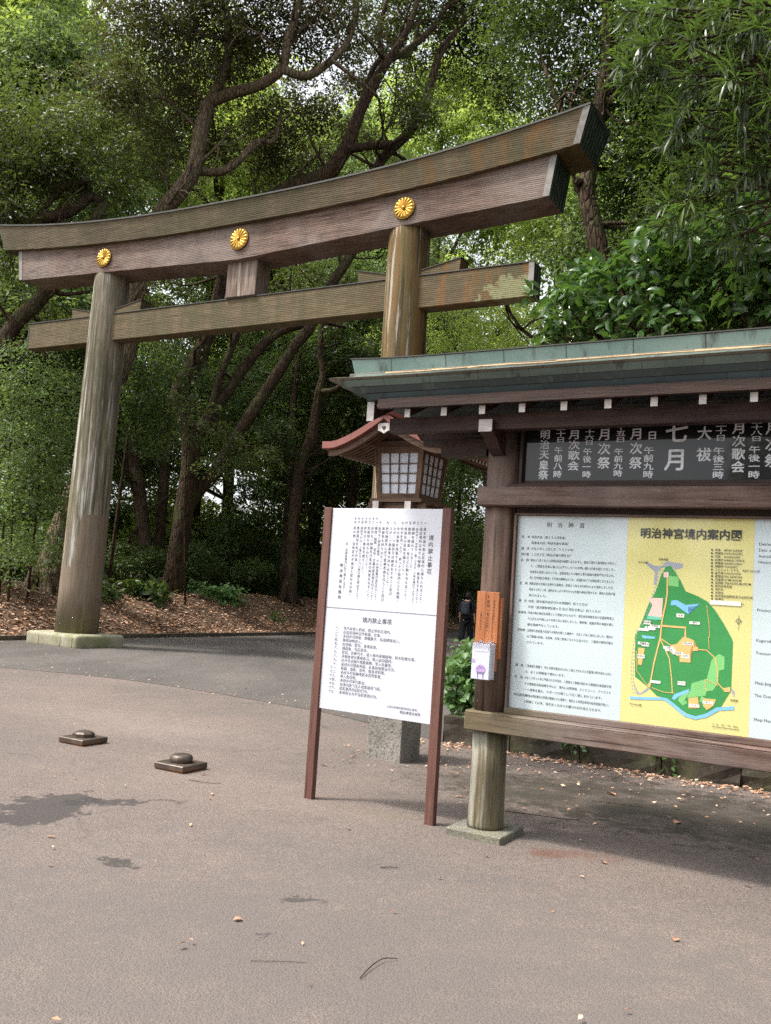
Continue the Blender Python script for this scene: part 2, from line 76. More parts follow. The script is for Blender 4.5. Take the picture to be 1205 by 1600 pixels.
def tube(bm, pts, rad, n=8, jit=0.0, sub=3, rs=None):
    """smooth tube through 3-D points with radii"""
    P = np.array(pts, float); r = np.array(rad, float)
    if sub > 1 and len(P) > 2:
        Q, q = [], []
        E = np.vstack([2 * P[0] - P[1], P, 2 * P[-1] - P[-2]])
        for i in range(len(P) - 1):
            for t in np.arange(sub) / sub:
                p0, p1, p2, p3 = E[i:i + 4]
                Q.append(.5 * (2 * p1 + (p2 - p0) * t + (2 * p0 - 5 * p1 + 4 * p2 - p3) * t * t + (3 * p1 - p0 - 3 * p2 + p3) * t ** 3))
                q.append(r[i] * (1 - t) + r[i + 1] * t)
        Q.append(P[-1]); q.append(r[-1]); P, r = np.array(Q), np.array(q)
    T = np.gradient(P, axis=0); T /= np.linalg.norm(T, axis=1)[:, None] + 1e-9
    a = np.array([1., 0, 0]) if abs(T[0][0]) < .8 else np.array([0, 1., 0])
    rings = []
    ph = np.arange(n) * 2 * math.pi / n
    lump = np.zeros(n)
    for i in range(len(P)):
        a = a - T[i] * (a @ T[i]); a /= np.linalg.norm(a); b = np.cross(T[i], a)
        if jit and rs is not None: lump = .75 * lump + rs.uniform(-jit, jit, n)
        rr = r[i] * (1 + lump)
        rings.append([tuple(P[i] + a * rr[k] * math.cos(ph[k]) + b * rr[k] * math.sin(ph[k])) for k in range(n)])
    loft(bm, rings)

def L(r, g, b): return tuple(((c / 255 + .055) / 1.055) ** 2.4 if c > 10 else c / 255 / 12.92 for c in (r, g, b)) + (1.,)

# ---------------------------------------------------------------- materials
class NT:
    def __init__(s, name):
        s.m = bpy.data.materials.new(name); s.m.use_nodes = True
        s.t = s.m.node_tree; s.t.nodes.clear()
        s.out = s.t.nodes.new('ShaderNodeOutputMaterial')
        s.tc = s.t.nodes.new('ShaderNodeTexCoord').outputs['Object']
    def n(s, typ, ins=None, out=0, **pr):
        d = s.t.nodes.new('ShaderNode' + typ)
        for k, v in pr.items(): setattr(d, k, v)
        for k, v in (ins or {}).items(): s.set(d.inputs[k], v)
        return d.outputs[out]
    def set(s, sock, v):
        if isinstance(v, bpy.types.NodeSocket): s.t.links.new(v, sock)
        else: sock.default_value = v
    def map(s, sc=(1, 1, 1), loc=(0, 0, 0), rot=(0, 0, 0), v=None):
        return s.n('Mapping', {0: v or s.tc, 1: loc, 2: rot, 3: sc})
    def noise(s, scale, v=None, detail=4, rough=.6, dist=0.0, out=0):
        return s.n('TexNoise', {'Vector': v or s.tc, 'Scale': scale, 'Detail': detail, 'Roughness': rough, 'Distortion': dist}, out=out)
    def vor(s, scale, v=None, feature='F1', out=0, rand=1.0):
        return s.n('TexVoronoi', {'Vector': v or s.tc, 'Scale': scale, 'Randomness': rand}, feature=feature, out=out)
    def math(s, op, a, b=0.0, clamp=False):
        return s.n('Math', {0: a, 1: b}, operation=op, use_clamp=clamp)
    def rng(s, v, a, b, c=0., d=1., smooth=True):
        return s.n('MapRange', {0: v, 1: a, 2: b, 3: c, 4: d}, interpolation_type='SMOOTHSTEP' if smooth else 'LINEAR')
    def mix(s, f, a, b, mode='MIX'):
        d = s.t.nodes.new('ShaderNodeMix'); d.data_type = 'RGBA'; d.blend_type = mode
        s.set(d.inputs[0], f); s.set(d.inputs[6], a); s.set(d.inputs[7], b)
        return d.outputs[2]
    def ramp(s, f, stops):
        d = s.t.nodes.new('ShaderNodeValToRGB'); e = d.color_ramp.elements
        while len(e) < len(stops): e.new(.5)
        for k, (p, c) in enumerate(stops): e[k].position = p; e[k].color = c
        s.set(d.inputs[0], f); return d.outputs[0]
    def xyz(s, v=None):
        d = s.t.nodes.new('ShaderNodeSeparateXYZ'); s.set(d.inputs[0], v or s.tc); return d.outputs
    def bump(s, h, strength=.4, dist=.01):
        return s.n('Bump', {'Strength': strength, 'Distance': dist, 'Height': h})
    def pbr(s, col, rough=.7, bump=None, spec=.5, metal=0., coat=0., coat_rough=.03):
        d = s.t.nodes.new('ShaderNodeBsdfPrincipled')
        s.set(d.inputs['Base Color'], col); s.set(d.inputs['Roughness'], rough)
        s.set(d.inputs['Specular IOR Level'], spec); s.set(d.inputs['Metallic'], metal)
        s.set(d.inputs['Coat Weight'], coat); s.set(d.inputs['Coat Roughness'], coat_rough)
        if bump is not None: s.set(d.inputs['Normal'], bump)
        s.t.links.new(d.outputs[0], s.out.inputs[0]); return s.m

def m_plain(name, col, rough=.6, var=.15, scale=6., spec=.4, metal=0., coat=0., bump=.0):
    k = NT(name)
    f = k.noise(scale, detail=5)
    a = tuple(c * (1 - var) for c in col[:3]) + (1,); b = tuple(min(1, c * (1 + var)) for c in col[:3]) + (1,)
    return k.pbr(k.mix(k.rng(f, .3, .7), a, b), rough, k.bump(f, bump) if bump else None, spec, metal, coat)

def m_wood(name, c1, c2, axis='x', moss=0., mosscol=(.075, .085, .03, 1), orange=None, groove=0., white=0., rough=.8, dirtup=None, patch=None, base=None, gscale=33., grey=0., mossx=None, contrast=0., tone=False):
    """weathered timber; grain runs along axis"""
    k = NT(name)
    lo = {'x': (.7, 9, 9), 'y': (9, .7, 9), 'z': (9, 9, .7)}[axis]
    g = k.noise(3.2, k.map(lo), detail=7, rough=.65)
    fine = k.noise(14, k.map(tuple(q * 1.3 for q in lo)), detail=4, rough=.7)
    col = k.mix(k.rng(g, .32, .68), c1, c2)
    col = k.mix(k.rng(fine, .55, .72, 0, .45), col, tuple(q * .45 for q in c1[:3]) + (1,))
    blot = k.noise(1.3, k.map((.6, .6, .6)), detail=5)
    st = {'x': (1.6, 1.6, .25), 'y': (1.6, 1.6, .25), 'z': (3.2, 3.2, .12)}[axis]
    streak = k.noise(3.0, k.map(st, (3, 1, 7)), detail=6, rough=.65)
    x, y, z = k.xyz()
    if grey: col = k.mix(k.rng(blot, .4, .62, 0, grey), col, L(150, 142, 138))
    ck = k.noise(2.2, k.map({'x': (.5, 16, 16), 'y': (16, .5, 16), 'z': (16, 16, .5)}[axis], (5, 2, 9)), detail=3)
    col = k.mix(k.rng(ck, .63, .66, 0, .7), col, tuple(q * .25 for q in c1[:3]) + (1,))
    col = k.mix(k.rng(k.noise(.9, k.map((1, 1, 1), (4, 4, 4)), detail=6, rough=.7), .48, .66, 0, .4), col, tuple(q * .5 for q in c1[:3]) + (1,))
    if moss:
        f = k.math('MULTIPLY', k.rng(k.math('ADD', k.math('MULTIPLY', blot, .55), k.math('MULTIPLY', streak, .55)), .5 - .12 * moss, .72 - .1 * moss), min(1., .55 + .3 * moss))
        col = k.mix(f, col, mosscol)
    if mossx:
        col = k.mix(k.math('MULTIPLY', k.rng(x, mossx[0], mossx[1]), k.rng(k.math('ADD', blot, k.math('MULTIPLY', fine, .3)), .5, .72, .15, mossx[2])), col, mosscol)
    if contrast:
        s4 = k.noise(3.4, k.map((4.5, 4.5, .1), (2, 6, 1)), detail=7, rough=.72)
        col = k.mix(k.rng(s4, .53, .42, 0, contrast), col, tuple(q * .3 for q in c1[:3]) + (1,))
    if orange:
        x0, x1, amt = orange
        s2 = k.noise(2.4, k.map(st, (8, 4, 2)), detail=6, rough=.7)
        f = k.math('MULTIPLY', k.rng(s2, .46, .62), k.math('MULTIPLY', k.rng(x, x0, x1), amt))
        col = k.mix(f, col, k.mix(k.rng(fine, .35, .65), L(106, 78, 44), L(150, 108, 58)))
    if white:
        s3 = k.noise(2.6, k.map(st, (1, 9, 5)), detail=6, rough=.7)
        col = k.mix(k.rng(s3, .53, .61, 0, white), col, L(186, 182, 172))
    if base:
        zb, amt, bc = base
        zz = k.math('ADD', z, k.math('MULTIPLY', k.rng(k.n('Math', {0: y, 1: x}, operation='ARCTAN2'), -.95, -1.25), 1.1))
        f = k.rng(zz, zb, zb - .03, 0, amt)
        col = k.mix(f, col, k.mix(k.rng(g, .3, .7), bc, tuple(q * 1.45 for q in bc[:3]) + (1,)))
        col = k.mix(k.math('MULTIPLY', k.rng(z, .95, .3, 0, .8), k.rng(streak, .4, .6, .3, 1)), col, mosscol)
    if patch:
        px, pz, rx, rz, pc = patch
        nn = k.noise(5.5, detail=6, rough=.7)
        d = k.n('VectorMath', {0: k.map((1 / rx, 0, 1 / rz), (-px / rx, 0, -pz / rz))}, out=1, operation='LENGTH')
        f = k.rng(k.math('ADD', d, k.math('MULTIPLY', nn, 2.2)), 1.62, 1.56)
        col = k.mix(f, col, k.mix(k.rng(fine, .3, .7), pc, tuple(q * .75 for q in pc[:3]) + (1,)))
    h = k.math('ADD', k.math('MULTIPLY', g, .6), k.math('MULTIPLY', fine, .4))
    bmp = k.bump(h, .5, .012)
    if groove:
        w = k.n('TexWave', {'Vector': k.map((1, 1, 1)), 'Scale': gscale / 6.283 * 1.0, 'Distortion': .9, 'Detail': 2., 'Detail Scale': .5}, out=1, wave_type='BANDS', bands_direction={'x': 'Z', 'z': 'X', 'y': 'Z'}[axis], wave_profile='SIN')
        nz = k.t.nodes.new('ShaderNodeSeparateXYZ'); k.set(nz.inputs[0], k.n('TexCoord', out=1))
        side = k.rng(k.math('ABSOLUTE', nz.outputs[2]), .5, .3)
        gd = k.math('MULTIPLY', k.rng(w, .0, .4), side)
        col = k.mix(k.math('MULTIPLY', k.rng(w, .3, .0, 0, groove), side), col, (.02, .016, .013, 1))
        nn = k.t.nodes.new('ShaderNodeBump'); nn.inputs['Strength'].default_value = .7; nn.inputs['Distance'].default_value = .012
        k.set(nn.inputs['Height'], gd); k.set(nn.inputs['Normal'], bmp); bmp = nn.outputs[0]
    col = k.mix(1., col, (.8, .765, .72, 1) if tone else (.86, .86, .86, 1), 'MULTIPLY')
    return k.pbr(col, rough, bmp, .25)

def m_leaf(name, stops, rough=.45, trans=.4, tcol=(.16, .24, .03, 1), spec=.35):
    k = NT(name)
    a = k.n('Attribute', {}, out=2, attribute_name='rnd')
    col = k.ramp(a, stops)
    d = k.t.nodes.new('ShaderNodeBsdfPrincipled')
    k.set(d.inputs['Base Color'], col); d.inputs['Roughness'].default_value = rough
    d.inputs['Specular IOR Level'].default_value = spec
    tr = k.n('BsdfTranslucent', {'Color': k.mix(.6, col, tcol)})
    ms = k.n('MixShader', {0: trans, 1: d.outputs[0], 2: tr})
    k.t.links.new(ms, k.out.inputs[0]); return k.m

# palette
W_KASAGI = m_wood('weathered_ridge_timber', L(92, 82, 66), L(128, 114, 92), 'x', moss=.5, mosscol=L(82, 82, 54), orange=(5.5, 9.5, .6), groove=.38, gscale=58, tone=True)
W_SHIMAKI = m_wood('weathered_lintel_timber', L(98, 80, 72), L(146, 124, 114), 'x', groove=.4, gscale=58, grey=.6, tone=True)
W_NUKI = m_wood('weathered_tie_timber', L(96, 84, 64), L(130, 114, 90), 'x', moss=.5, mosscol=L(84, 84, 56), orange=(6.2, 8.2, .75), groove=.32, gscale=58, patch=(9.45, 6.6, .95, .42, L(148, 150, 112)), tone=True)
W_STRUT = m_wood('weathered_strut_timber', L(106, 86, 76), L(150, 138, 130), 'z', white=.7, tone=True)
W_PIL1 = m_wood('pillar_timber_streaked', L(114, 104, 90), L(158, 146, 130), 'z', moss=.45, mosscol=L(96, 98, 62), orange=(.05, -.4, .75), white=.95, base=(2.75, .9, L(118, 104, 88)), contrast=.7)
W_PIL2 = m_wood('pillar_timber_orange', L(96, 80, 56), L(128, 106, 74), 'z', moss=.3, mosscol=L(104, 104, 62), orange=(-1.2, -.6, .5), white=.75, contrast=.7, tone=True)
M_ENDCAP = None
def m_endcap():
    k = NT('dark_copper_end_cladding')
    w = k.n('TexWave', {'Vector': k.tc, 'Scale': 2.6, 'Distortion': 0.}, out=1, wave_type='BANDS', bands_direction='Y')
    n = k.noise(5, detail=5)
    col = k.mix(k.rng(n, .3, .7), L(52, 62, 58), L(78, 88, 82))
    col = k.mix(k.rng(w, .22, .05), col, (.01, .012, .012, 1))
    return k.pbr(col, .55, k.bump(w, .6, .02), .4)
M_ENDCAP = m_endcap()
M_CAPSTRIP = m_plain('dark_copper_strip', L(58, 56, 50), .6, .3, 4)
M_TRIM = m_plain('grey_edge_trim', L(122, 118, 112), .6, .25, 8)
M_GOLD = m_plain('gilded_metal', (.62, .4, .1, 1), .36, .12, 9, metal=1.)
M_GOLDB = m_plain('dark_gilded_edge', (.2, .11, .02, 1), .45, .2, 9, metal=1.)
W_BROWN = m_wood('brown_stained_timber', L(50, 35, 29), L(70, 50, 42), 'x', rough=.55)
W_BROWNZ = m_wood('brown_stained_post', L(86, 68, 58), L(120, 98, 86), 'z', rough=.6, grey=.25)
W_BROWN_FADED = m_wood('faded_brown_timber', L(80, 60, 53), L(116, 95, 87), 'x', rough=.65, grey=.3)
W_LOWBEAM = m_wood('mossy_brown_beam', L(82, 60, 52), L(122, 100, 90), 'x', rough=.75, grey=.45, mosscol=L(108, 106, 62), mossx=(.7, -.1, .6))
W_FOOT = m_wood('mossy_post_foot', L(78, 72, 56), L(112, 105, 84), 'z', moss=.4, mosscol=L(92, 92, 68), orange=(-.3, .1, .25), white=.45)
W_DARK = m_plain('dark_soffit_timber', L(52, 38, 32), .7, .25, 5)
W_RED = m_wood('red_brown_painted_post', L(98, 66, 58), L(118, 84, 74), 'z', rough=.5)
W_LANT = m_wood('lantern_timber', L(92, 68, 52), L(128, 100, 80), 'z', rough=.6)
W_LANTX = m_wood('lantern_rail_timber', L(86, 64, 50), L(118, 92, 74), 'x', rough=.6)
W_ORANGE = m_wood('orange_plaque_timber', L(164, 100, 62), L(190, 124, 82), 'z', rough=.5)
M_WHITEEND = m_plain('white_painted_end', L(184, 178, 174), .6, .15, 30, bump=.2)
M_PANEL = m_plain('white_sign_sheet', L(198, 200, 209), .35, .02, 2, coat=.3)
M_NOTICE = m_plain('pale_printed_sheet', L(190, 203, 206), .5, .03, 2, coat=1.)
M_YELLOW = m_plain('yellow_printed_sheet', L(206, 199, 130), .5, .03, 2, coat=1.)
M_BLACKP = m_plain('black_lacquer_board', L(14, 15, 17), .4, .2, 3, coat=.6, spec=.2)
M_BLACKP.node_tree.nodes['Principled BSDF'].inputs['Coat IOR'].default_value = 1.5
def M_ink(n, c): return m_plain(n, c, .5, .05, 10, coat=.8)
I_BLACK = M_ink('black_ink', L(44, 46, 54)); I_GREYTXT = M_ink('soft_black_ink', L(74, 78, 84))
I_WHITE = m_plain('white_brush_lettering', L(205, 208, 212), .5, .1, 20)
I_RED = M_ink('red_ink', L(196, 84, 60))
I_GREEN = M_ink('map_green', L(48, 136, 68)); I_LGREEN = M_ink('map_light_green', L(118, 186, 110)); I_BLUE = M_ink('map_blue', L(120, 182, 226))
I_GREY = M_ink('map_grey', L(150, 154, 164)); I_TAN = M_ink('map_tan', L(214, 176, 108)); I_PINK = M_ink('map_pink', L(222, 186, 176)); I_TEAL = M_ink('map_teal', L(96, 190, 160))
I_LABEL = M_ink('map_label_white', L(224, 222, 214)); I_PURPLE = M_ink('purple_ink', L(120, 92, 150)); I_LILAC = M_ink('lilac_ink', L(176, 150, 196))
M_ACRYL = m_plain('white_acrylic', L(196, 198, 210), .25, .02, 3, coat=.6)
M_CLEAR = NT('clear_acrylic')
def _clear(k):
    d = k.t.nodes.new('ShaderNodeBsdfPrincipled'); d.inputs['Base Color'].default_value = (.9, .9, .95, 1)
    d.inputs['Transmission Weight'].default_value = .9; d.inputs['Roughness'].default_value = .08; d.inputs['IOR'].default_value = 1.2
    k.t.links.new(d.outputs[0], k.out.inputs[0]); return k.m
M_CLEAR = _clear(M_CLEAR)
def m_paper():
    k = NT('shoji_paper'); n = k.noise(5)
    c = k.mix(n, L(226, 230, 240), L(236, 240, 247))
    d = k.n('BsdfDiffuse', {'Color': c}); t = k.n('BsdfTranslucent', {'Color': c})
    k.t.links.new(k.n('MixShader', {0: .3, 1: d, 2: t}), k.out.inputs[0]); return k.m
M_PAPER = m_paper()
def m_copper(name, a, b, c, amt=.5, spanx=.29):
    k = NT(name); n1 = k.noise(2.2, k.map((.6, 1, 1.5)), detail=6); n2 = k.noise(9, k.map((1.2, 1, .3)), detail=6)
    col = k.mix(k.rng(n1, .3, .7), a, b)
    col = k.mix(k.rng(n2, .52, .68, 0, amt), col, c)
    x = k.xyz()[0]
    f = k.math('FRACT', k.math('MULTIPLY', x, 1 / spanx))
    cell = k.n('TexWhiteNoise', {'W': k.math('FLOOR', k.math('MULTIPLY', x, 1 / spanx))}, noise_dimensions='1D')
    col = k.mix(k.math('MULTIPLY', cell, .3), col, tuple(q * .6 for q in b[:3]) + (1,))
    seam = k.rng(k.math('ABSOLUTE', k.math('SUBTRACT', f, .5)), .485, .497)
    col = k.mix(k.math('MULTIPLY', seam, .75), col, L(66, 52, 44))
    col = k.mix(1., col, (.88, .88, .88, 1), 'MULTIPLY')
    return k.pbr(col, .6, k.bump(k.math('SUBTRACT', n2, seam), .3, .006), .4)
M_PATINA = m_copper('green_copper_patina', L(118, 146, 138), L(150, 174, 166), L(82, 82, 70), .85, .43)
M_PATINA2 = m_copper('brown_green_copper', L(88, 86, 74), L(116, 108, 92), L(74, 60, 48), .6, .43)
M_EAVE = m_copper('dark_eave_copper', L(34, 42, 42), L(52, 62, 60), L(92, 104, 90), .35, .31)
M_EAVE2 = m_copper('dark_eave_copper_lower', L(38, 52, 54), L(58, 72, 74), L(34, 34, 32), .5, .37)
M_EAVE3 = m_copper('weathered_eave_copper', L(58, 68, 62), L(92, 106, 96), L(36, 36, 34), .9, .34)
M_REDCU = m_copper('red_copper_roof', L(124, 70, 62), L(140, 86, 78), L(104, 64, 56), .3, .33)
def m_stone(name, a, b, sc, dark=.6, mossy=0., fleck=.5):
    k = NT(name); v = k.noise(sc, detail=3, rough=.8); n = k.noise(3., detail=6)
    col = k.mix(k.rng(n, .3, .7), a, b)
    col = k.mix(k.rng(v, .52, .62, 0, dark), col, (.035, .035, .032, 1))
    col = k.mix(k.rng(v, .42, .34, 0, fleck), col, (.55, .54, .5, 1))
    if mossy: col = k.mix(k.rng(k.noise(2.2, detail=6), .45, .65, 0, mossy), col, L(112, 118, 66))
    h = k.math('ADD', v, n)
    col = k.mix(1., col, (.85, .85, .85, 1), 'MULTIPLY')
    return k.pbr(col, .85, k.bump(h, .5, .01), .3)
M_GRANITE = m_stone('speckled_granite', L(128, 124, 116), L(158, 152, 144), 60, .8)
M_PLINTH = m_stone('mossy_pale_stone', L(158, 152, 128), L(178, 172, 150), 40, .25, .55)
M_WALLST = m_stone('dark_wall_stone', L(54, 48, 41), L(80, 72, 61), 14, .35, .25, .08)
M_FOOTPL = m_stone('mossy_foot_stone', L(108, 106, 96), L(132, 128, 116), 50, .5, .2)
M_KERB = m_stone('dark_kerb_stone', L(70, 58, 52), L(98, 86, 76), 20, .4, .2)
def m_iron():
    k = NT('rusty_cast_iron'); n = k.noise(9, detail=6)
    x, y, z = k.xyz()
    col = k.mix(k.rng(n, .35, .65), L(74, 66, 60), L(102, 90, 80))
    col = k.mix(k.math('MULTIPLY', k.rng(z, .035, .0), k.rng(n, .35, .55)), col, L(120, 74, 40))
    return k.pbr(col, .5, k.bump(n, .25, .006), .5, .6)
M_IRON = m_iron()

def m_ground():
    k = NT('worn_pink_grey_asphalt')
    x, y, z = k.xyz()
    big = k.noise(.45, detail=5, rough=.55); mid = k.noise(2.6, detail=5)
    agg = k.vor(110, out=0); agg2 = k.noise(150, detail=2); cellc = k.vor(110, out=1)
    col = k.mix(k.rng(k.math('ADD', k.math('MULTIPLY', big, .7), k.math('MULTIPLY', mid, .3)), .38, .62), (.2, .155, .132, 1), (.145, .119, .105, 1))
    col = k.mix(k.rng(mid, .5, .75, 0, .35), col, (.25, .196, .168, 1))
    vast = k.noise(.16, k.map((1, 1.6, 1), rot=(0, 0, .5)), detail=6, rough=.6)
    col = k.mix(k.rng(vast, .4, .62, 0, .5), col, (.13, .11, .099, 1))
    col = k.mix(k.rng(k.noise(1.1, detail=7, rough=.75), .55, .7, 0, .45), col, (.088, .078, .071, 1))
    col = k.mix(k.rng(k.noise(34, detail=2), .66, .72, 0, .5), col, (.1, .085, .075, 1))
    lum = k.n('RGBToBW', {0: cellc})
    col = k.mix(1., col, k.ramp(lum, [(0, (.72, .72, .72, 1)), (.5, (.98, .98, .98, 1)), (1, (1.26, 1.24, 1.22, 1))]), 'MULTIPLY')
    col = k.mix(k.rng(agg, .35, .7, 0, .55), col, (.07, .06, .055, 1))
    wob = k.n('VectorMath', {0: k.n('TexNoise', {'Vector': k.tc, 'Scale': 4.5, 'Detail': 8., 'Roughness': .7}, out=1), 1: (.5, .5, .5)}, operation='SUBTRACT')
    wp = k.n('VectorMath', {0: k.tc, 1: k.n('VectorMath', {0: wob, 3: .5}, operation='SCALE')}, operation='ADD')
    wn = k.noise(7, detail=8, rough=.7)
    def blob(cx, cy, rx, ry, rot, e0, e1, amt):
        nonlocal_v = k.n('Mapping', {0: wp, 1: (cx, cy, 0), 2: (0, 0, rot), 3: (rx, ry, 1)}, vector_type='TEXTURE')
        xyv = k.n('VectorMath', {0: nonlocal_v, 1: (1, 1, 0)}, operation='MULTIPLY')
        d = k.n('VectorMath', {0: xyv}, out=1, operation='LENGTH')
        d = k.math('ADD', d, k.math('MULTIPLY', k.math('SUBTRACT', wn, .5), 2.6))
        return k.rng(d, e1, e0, 0, amt)
    for b in GROUND_SOIL_SHADE:  col = k.mix(k.math('MULTIPLY', blob(*b[0]), k.rng(mid, .3, .6, .5, 1)), col, b[1])
    for b in GROUND_WET:
        f = blob(*b)
        col = k.mix(f, col, k.mix(.78, col, (.035, .031, .03, 1)))
    crk = k.vor(.33, k.map((1, 1, 0), v=wp), feature='DISTANCE_TO_EDGE')
    col = k.mix(k.math('MULTIPLY', k.rng(crk, .006, .002), k.rng(big, .5, .6, 0, .7)), col, (.05, .045, .04, 1))
    h = k.math('ADD', k.math('MULTIPLY', agg, -1.), k.math('MULTIPLY', agg2, .35))
    return k.pbr(col, .88, k.bump(h, .55, .006), .3)

def m_road():
    k = NT('dark_gritty_road')
    big = k.noise(.5, k.map((1, .35, 1), rot=(0, 0, R(-30))), detail=6); mid = k.noise(6, detail=6, rough=.7); fine = k.noise(90, detail=3)
    col = k.mix(k.rng(big, .35, .65), (.068, .061, .056, 1), (.122, .11, .1, 1))
    col = k.mix(k.rng(mid, .42, .6, 0, .6), col, (.085, .077, .073, 1))
    col = k.mix(k.rng(k.noise(26, detail=3), .62, .68, 0, .8), col, (.26, .22, .18, 1))
    col = k.mix(k.rng(fine, .55, .7, 0, .5), col, (.17, .155, .14, 1))
    return k.pbr(col, .9, k.bump(fine, .6, .006), .25)

def m_litter():
    k = NT('leaf_mould_soil')
    n = k.noise(1.2, detail=6); v = k.vor(16, out=1); f = k.noise(22, detail=4)
    col = k.mix(k.rng(n, .35, .65), (.11, .078, .055, 1), (.18, .125, .09, 1))
    col = k.mix(.55, col, k.ramp(k.n('RGBToBW', {0: v}), [(0, (.03, .022, .015, 1)), (.5, (.13, .08, .05, 1)), (1, (.26, .17, .11, 1))]))
    return k.pbr(col, .9, k.bump(k.math('ADD', f, k.vor(16)), .8, .03), .2)

def m_bark(name, a, b):
    k = NT(name)
    v = k.map((1, 1, .22)); n = k.noise(9, v, detail=6, rough=.7, dist=.6); w = k.vor(13, v, feature='DISTANCE_TO_EDGE')
    big = k.noise(1.4, detail=5)
    col = k.mix(k.rng(n, .3, .7), a, b)
    col = k.mix(k.rng(w, .1, .0, 0, .7), col, tuple(q * .3 for q in a[:3]) + (1,))
    col = k.mix(k.rng(big, .48, .68, 0, .45), col, L(92, 96, 62))
    return k.pbr(col, .92, k.bump(k.math('ADD', k.rng(w, 0, .18), k.math('MULTIPLY', n, .6)), .9, .035), .15)
BARK = m_bark('grey_brown_bark', L(88, 74, 60), L(128, 112, 92)); BARK_D = m_bark('dark_brown_bark', L(58, 46, 36), L(88, 72, 58))

LF_OAK = m_leaf('evergreen_oak_leaf', [(0, (0.022, 0.027, 0.009, 1)), (.4, (0.034, 0.044, 0.012, 1)), (.75, (0.053, 0.066, 0.019, 1)), (1, (0.075, 0.056, 0.025, 1))], .42, .36, (.2, .28, .04, 1))
LF_OAKB = m_leaf('brownish_oak_leaf', [(0, (0.025, 0.020, 0.009, 1)), (.5, (0.043, 0.036, 0.014, 1)), (.8, (0.051, 0.056, 0.017, 1)), (1, (0.084, 0.056, 0.028, 1))], .42, .36, (.17, .19, .04, 1))
LF_MID = m_leaf('mid_green_leaf', [(0, (0.049, 0.080, 0.031, 1)), (.5, (0.086, 0.135, 0.051, 1)), (1, (0.164, 0.221, 0.082, 1))], .38, .5, (.3, .42, .09, 1), .45)
LF_BRIGHT = m_leaf('bright_backlit_leaf', [(0, (.13, .19, .04, 1)), (.5, (.22, .31, .07, 1)), (1, (.36, .44, .12, 1))], .5, .55, (.55, .68, .12, 1))
LF_DARK = m_leaf('dark_evergreen_leaf', [(0, (0.024, 0.039, 0.015, 1)), (.5, (0.043, 0.069, 0.024, 1)), (1, (0.081, 0.119, 0.038, 1))], .38, .4, (.18, .28, .03, 1))
LF_CAM = m_leaf('glossy_broad_leaf', [(0, (0.026, 0.061, 0.018, 1)), (.55, (0.049, 0.108, 0.030, 1)), (.95, (0.098, 0.176, 0.044, 1)), (1, (0.235, 0.196, 0.058, 1))], .27, .28, (.16, .3, .03, 1), .5)
LF_STRAP = m_leaf('long_strap_leaf', [(0, (0.027, 0.042, 0.017, 1)), (.6, (0.051, 0.076, 0.029, 1)), (.85, (0.092, 0.143, 0.042, 1)), (1, (0.168, 0.252, 0.059, 1))], .33, .28, (.16, .28, .03, 1), .5)
LF_HERB = m_leaf('fresh_green_herb_leaf', [(0, (.06, .12, .04, 1)), (.5, (.1, .19, .065, 1)), (1, (.17, .29, .1, 1))], .42, .35, (.2, .34, .08, 1))
LF_DEAD = m_leaf('dry_fallen_leaf', [(0, (0.250, 0.125, 0.075, 1)), (.4, (0.450, 0.250, 0.156, 1)), (.75, (0.625, 0.400, 0.275, 1)), (1, (0.750, 0.575, 0.413, 1))], .7, .1, (.3, .18, .06, 1), .2)

M_STRAW = m_plain('dry_straw', L(176, 150, 116), .8, .2, 20)
# ------------------------------------------------------------ ground shapes
GROUND_SOIL_SHADE = [((.2, 3.6, 3.2, 1.7, R(-12), .35, 1.25, .75), (.112, .098, .09, 1)), ((-2.2, 9.5, 1.6, .7, R(-30), .2, 1.3, .45), (.22, .178, .155, 1)),
               ((2.3, 7.2, 1.5, .85, R(-28), .75, 1.4, .95), (.036, .031, .023, 1)),  # mossy dirt, darkened further to paint in the canopy shade behind the board
               ((1.0, 7.6, .9, .5, R(-28), .3, 1.2, .7), (.05, .043, .032, 1)),  # same dirt with shade painted in, behind the left board post
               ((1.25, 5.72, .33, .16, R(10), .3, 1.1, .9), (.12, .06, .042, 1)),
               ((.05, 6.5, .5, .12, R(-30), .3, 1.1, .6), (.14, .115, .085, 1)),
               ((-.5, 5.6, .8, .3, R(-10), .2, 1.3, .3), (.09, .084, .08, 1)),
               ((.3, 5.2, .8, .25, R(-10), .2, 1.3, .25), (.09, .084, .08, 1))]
GROUND_WET = [(-2.05, 6.0, .3, .5, R(-8), .8, .95, 1.), (-1.72, 6.28, .3, .1, R(25), .75, .95, 1.), (-1.27, 4.98, .12, .07, 0, .7, .95, 1.),
              (-.29, 4.57, .17, .055, R(5), .6, 1., .9), (-.41, 4.12, .05, .025, 0, .6, 1., .8), (-1.4, 6.4, .22, .05, R(10), .6, 1., .7)]
M_GROUND = m_ground(); M_ROAD = m_road(); M_LITTER = m_litter()

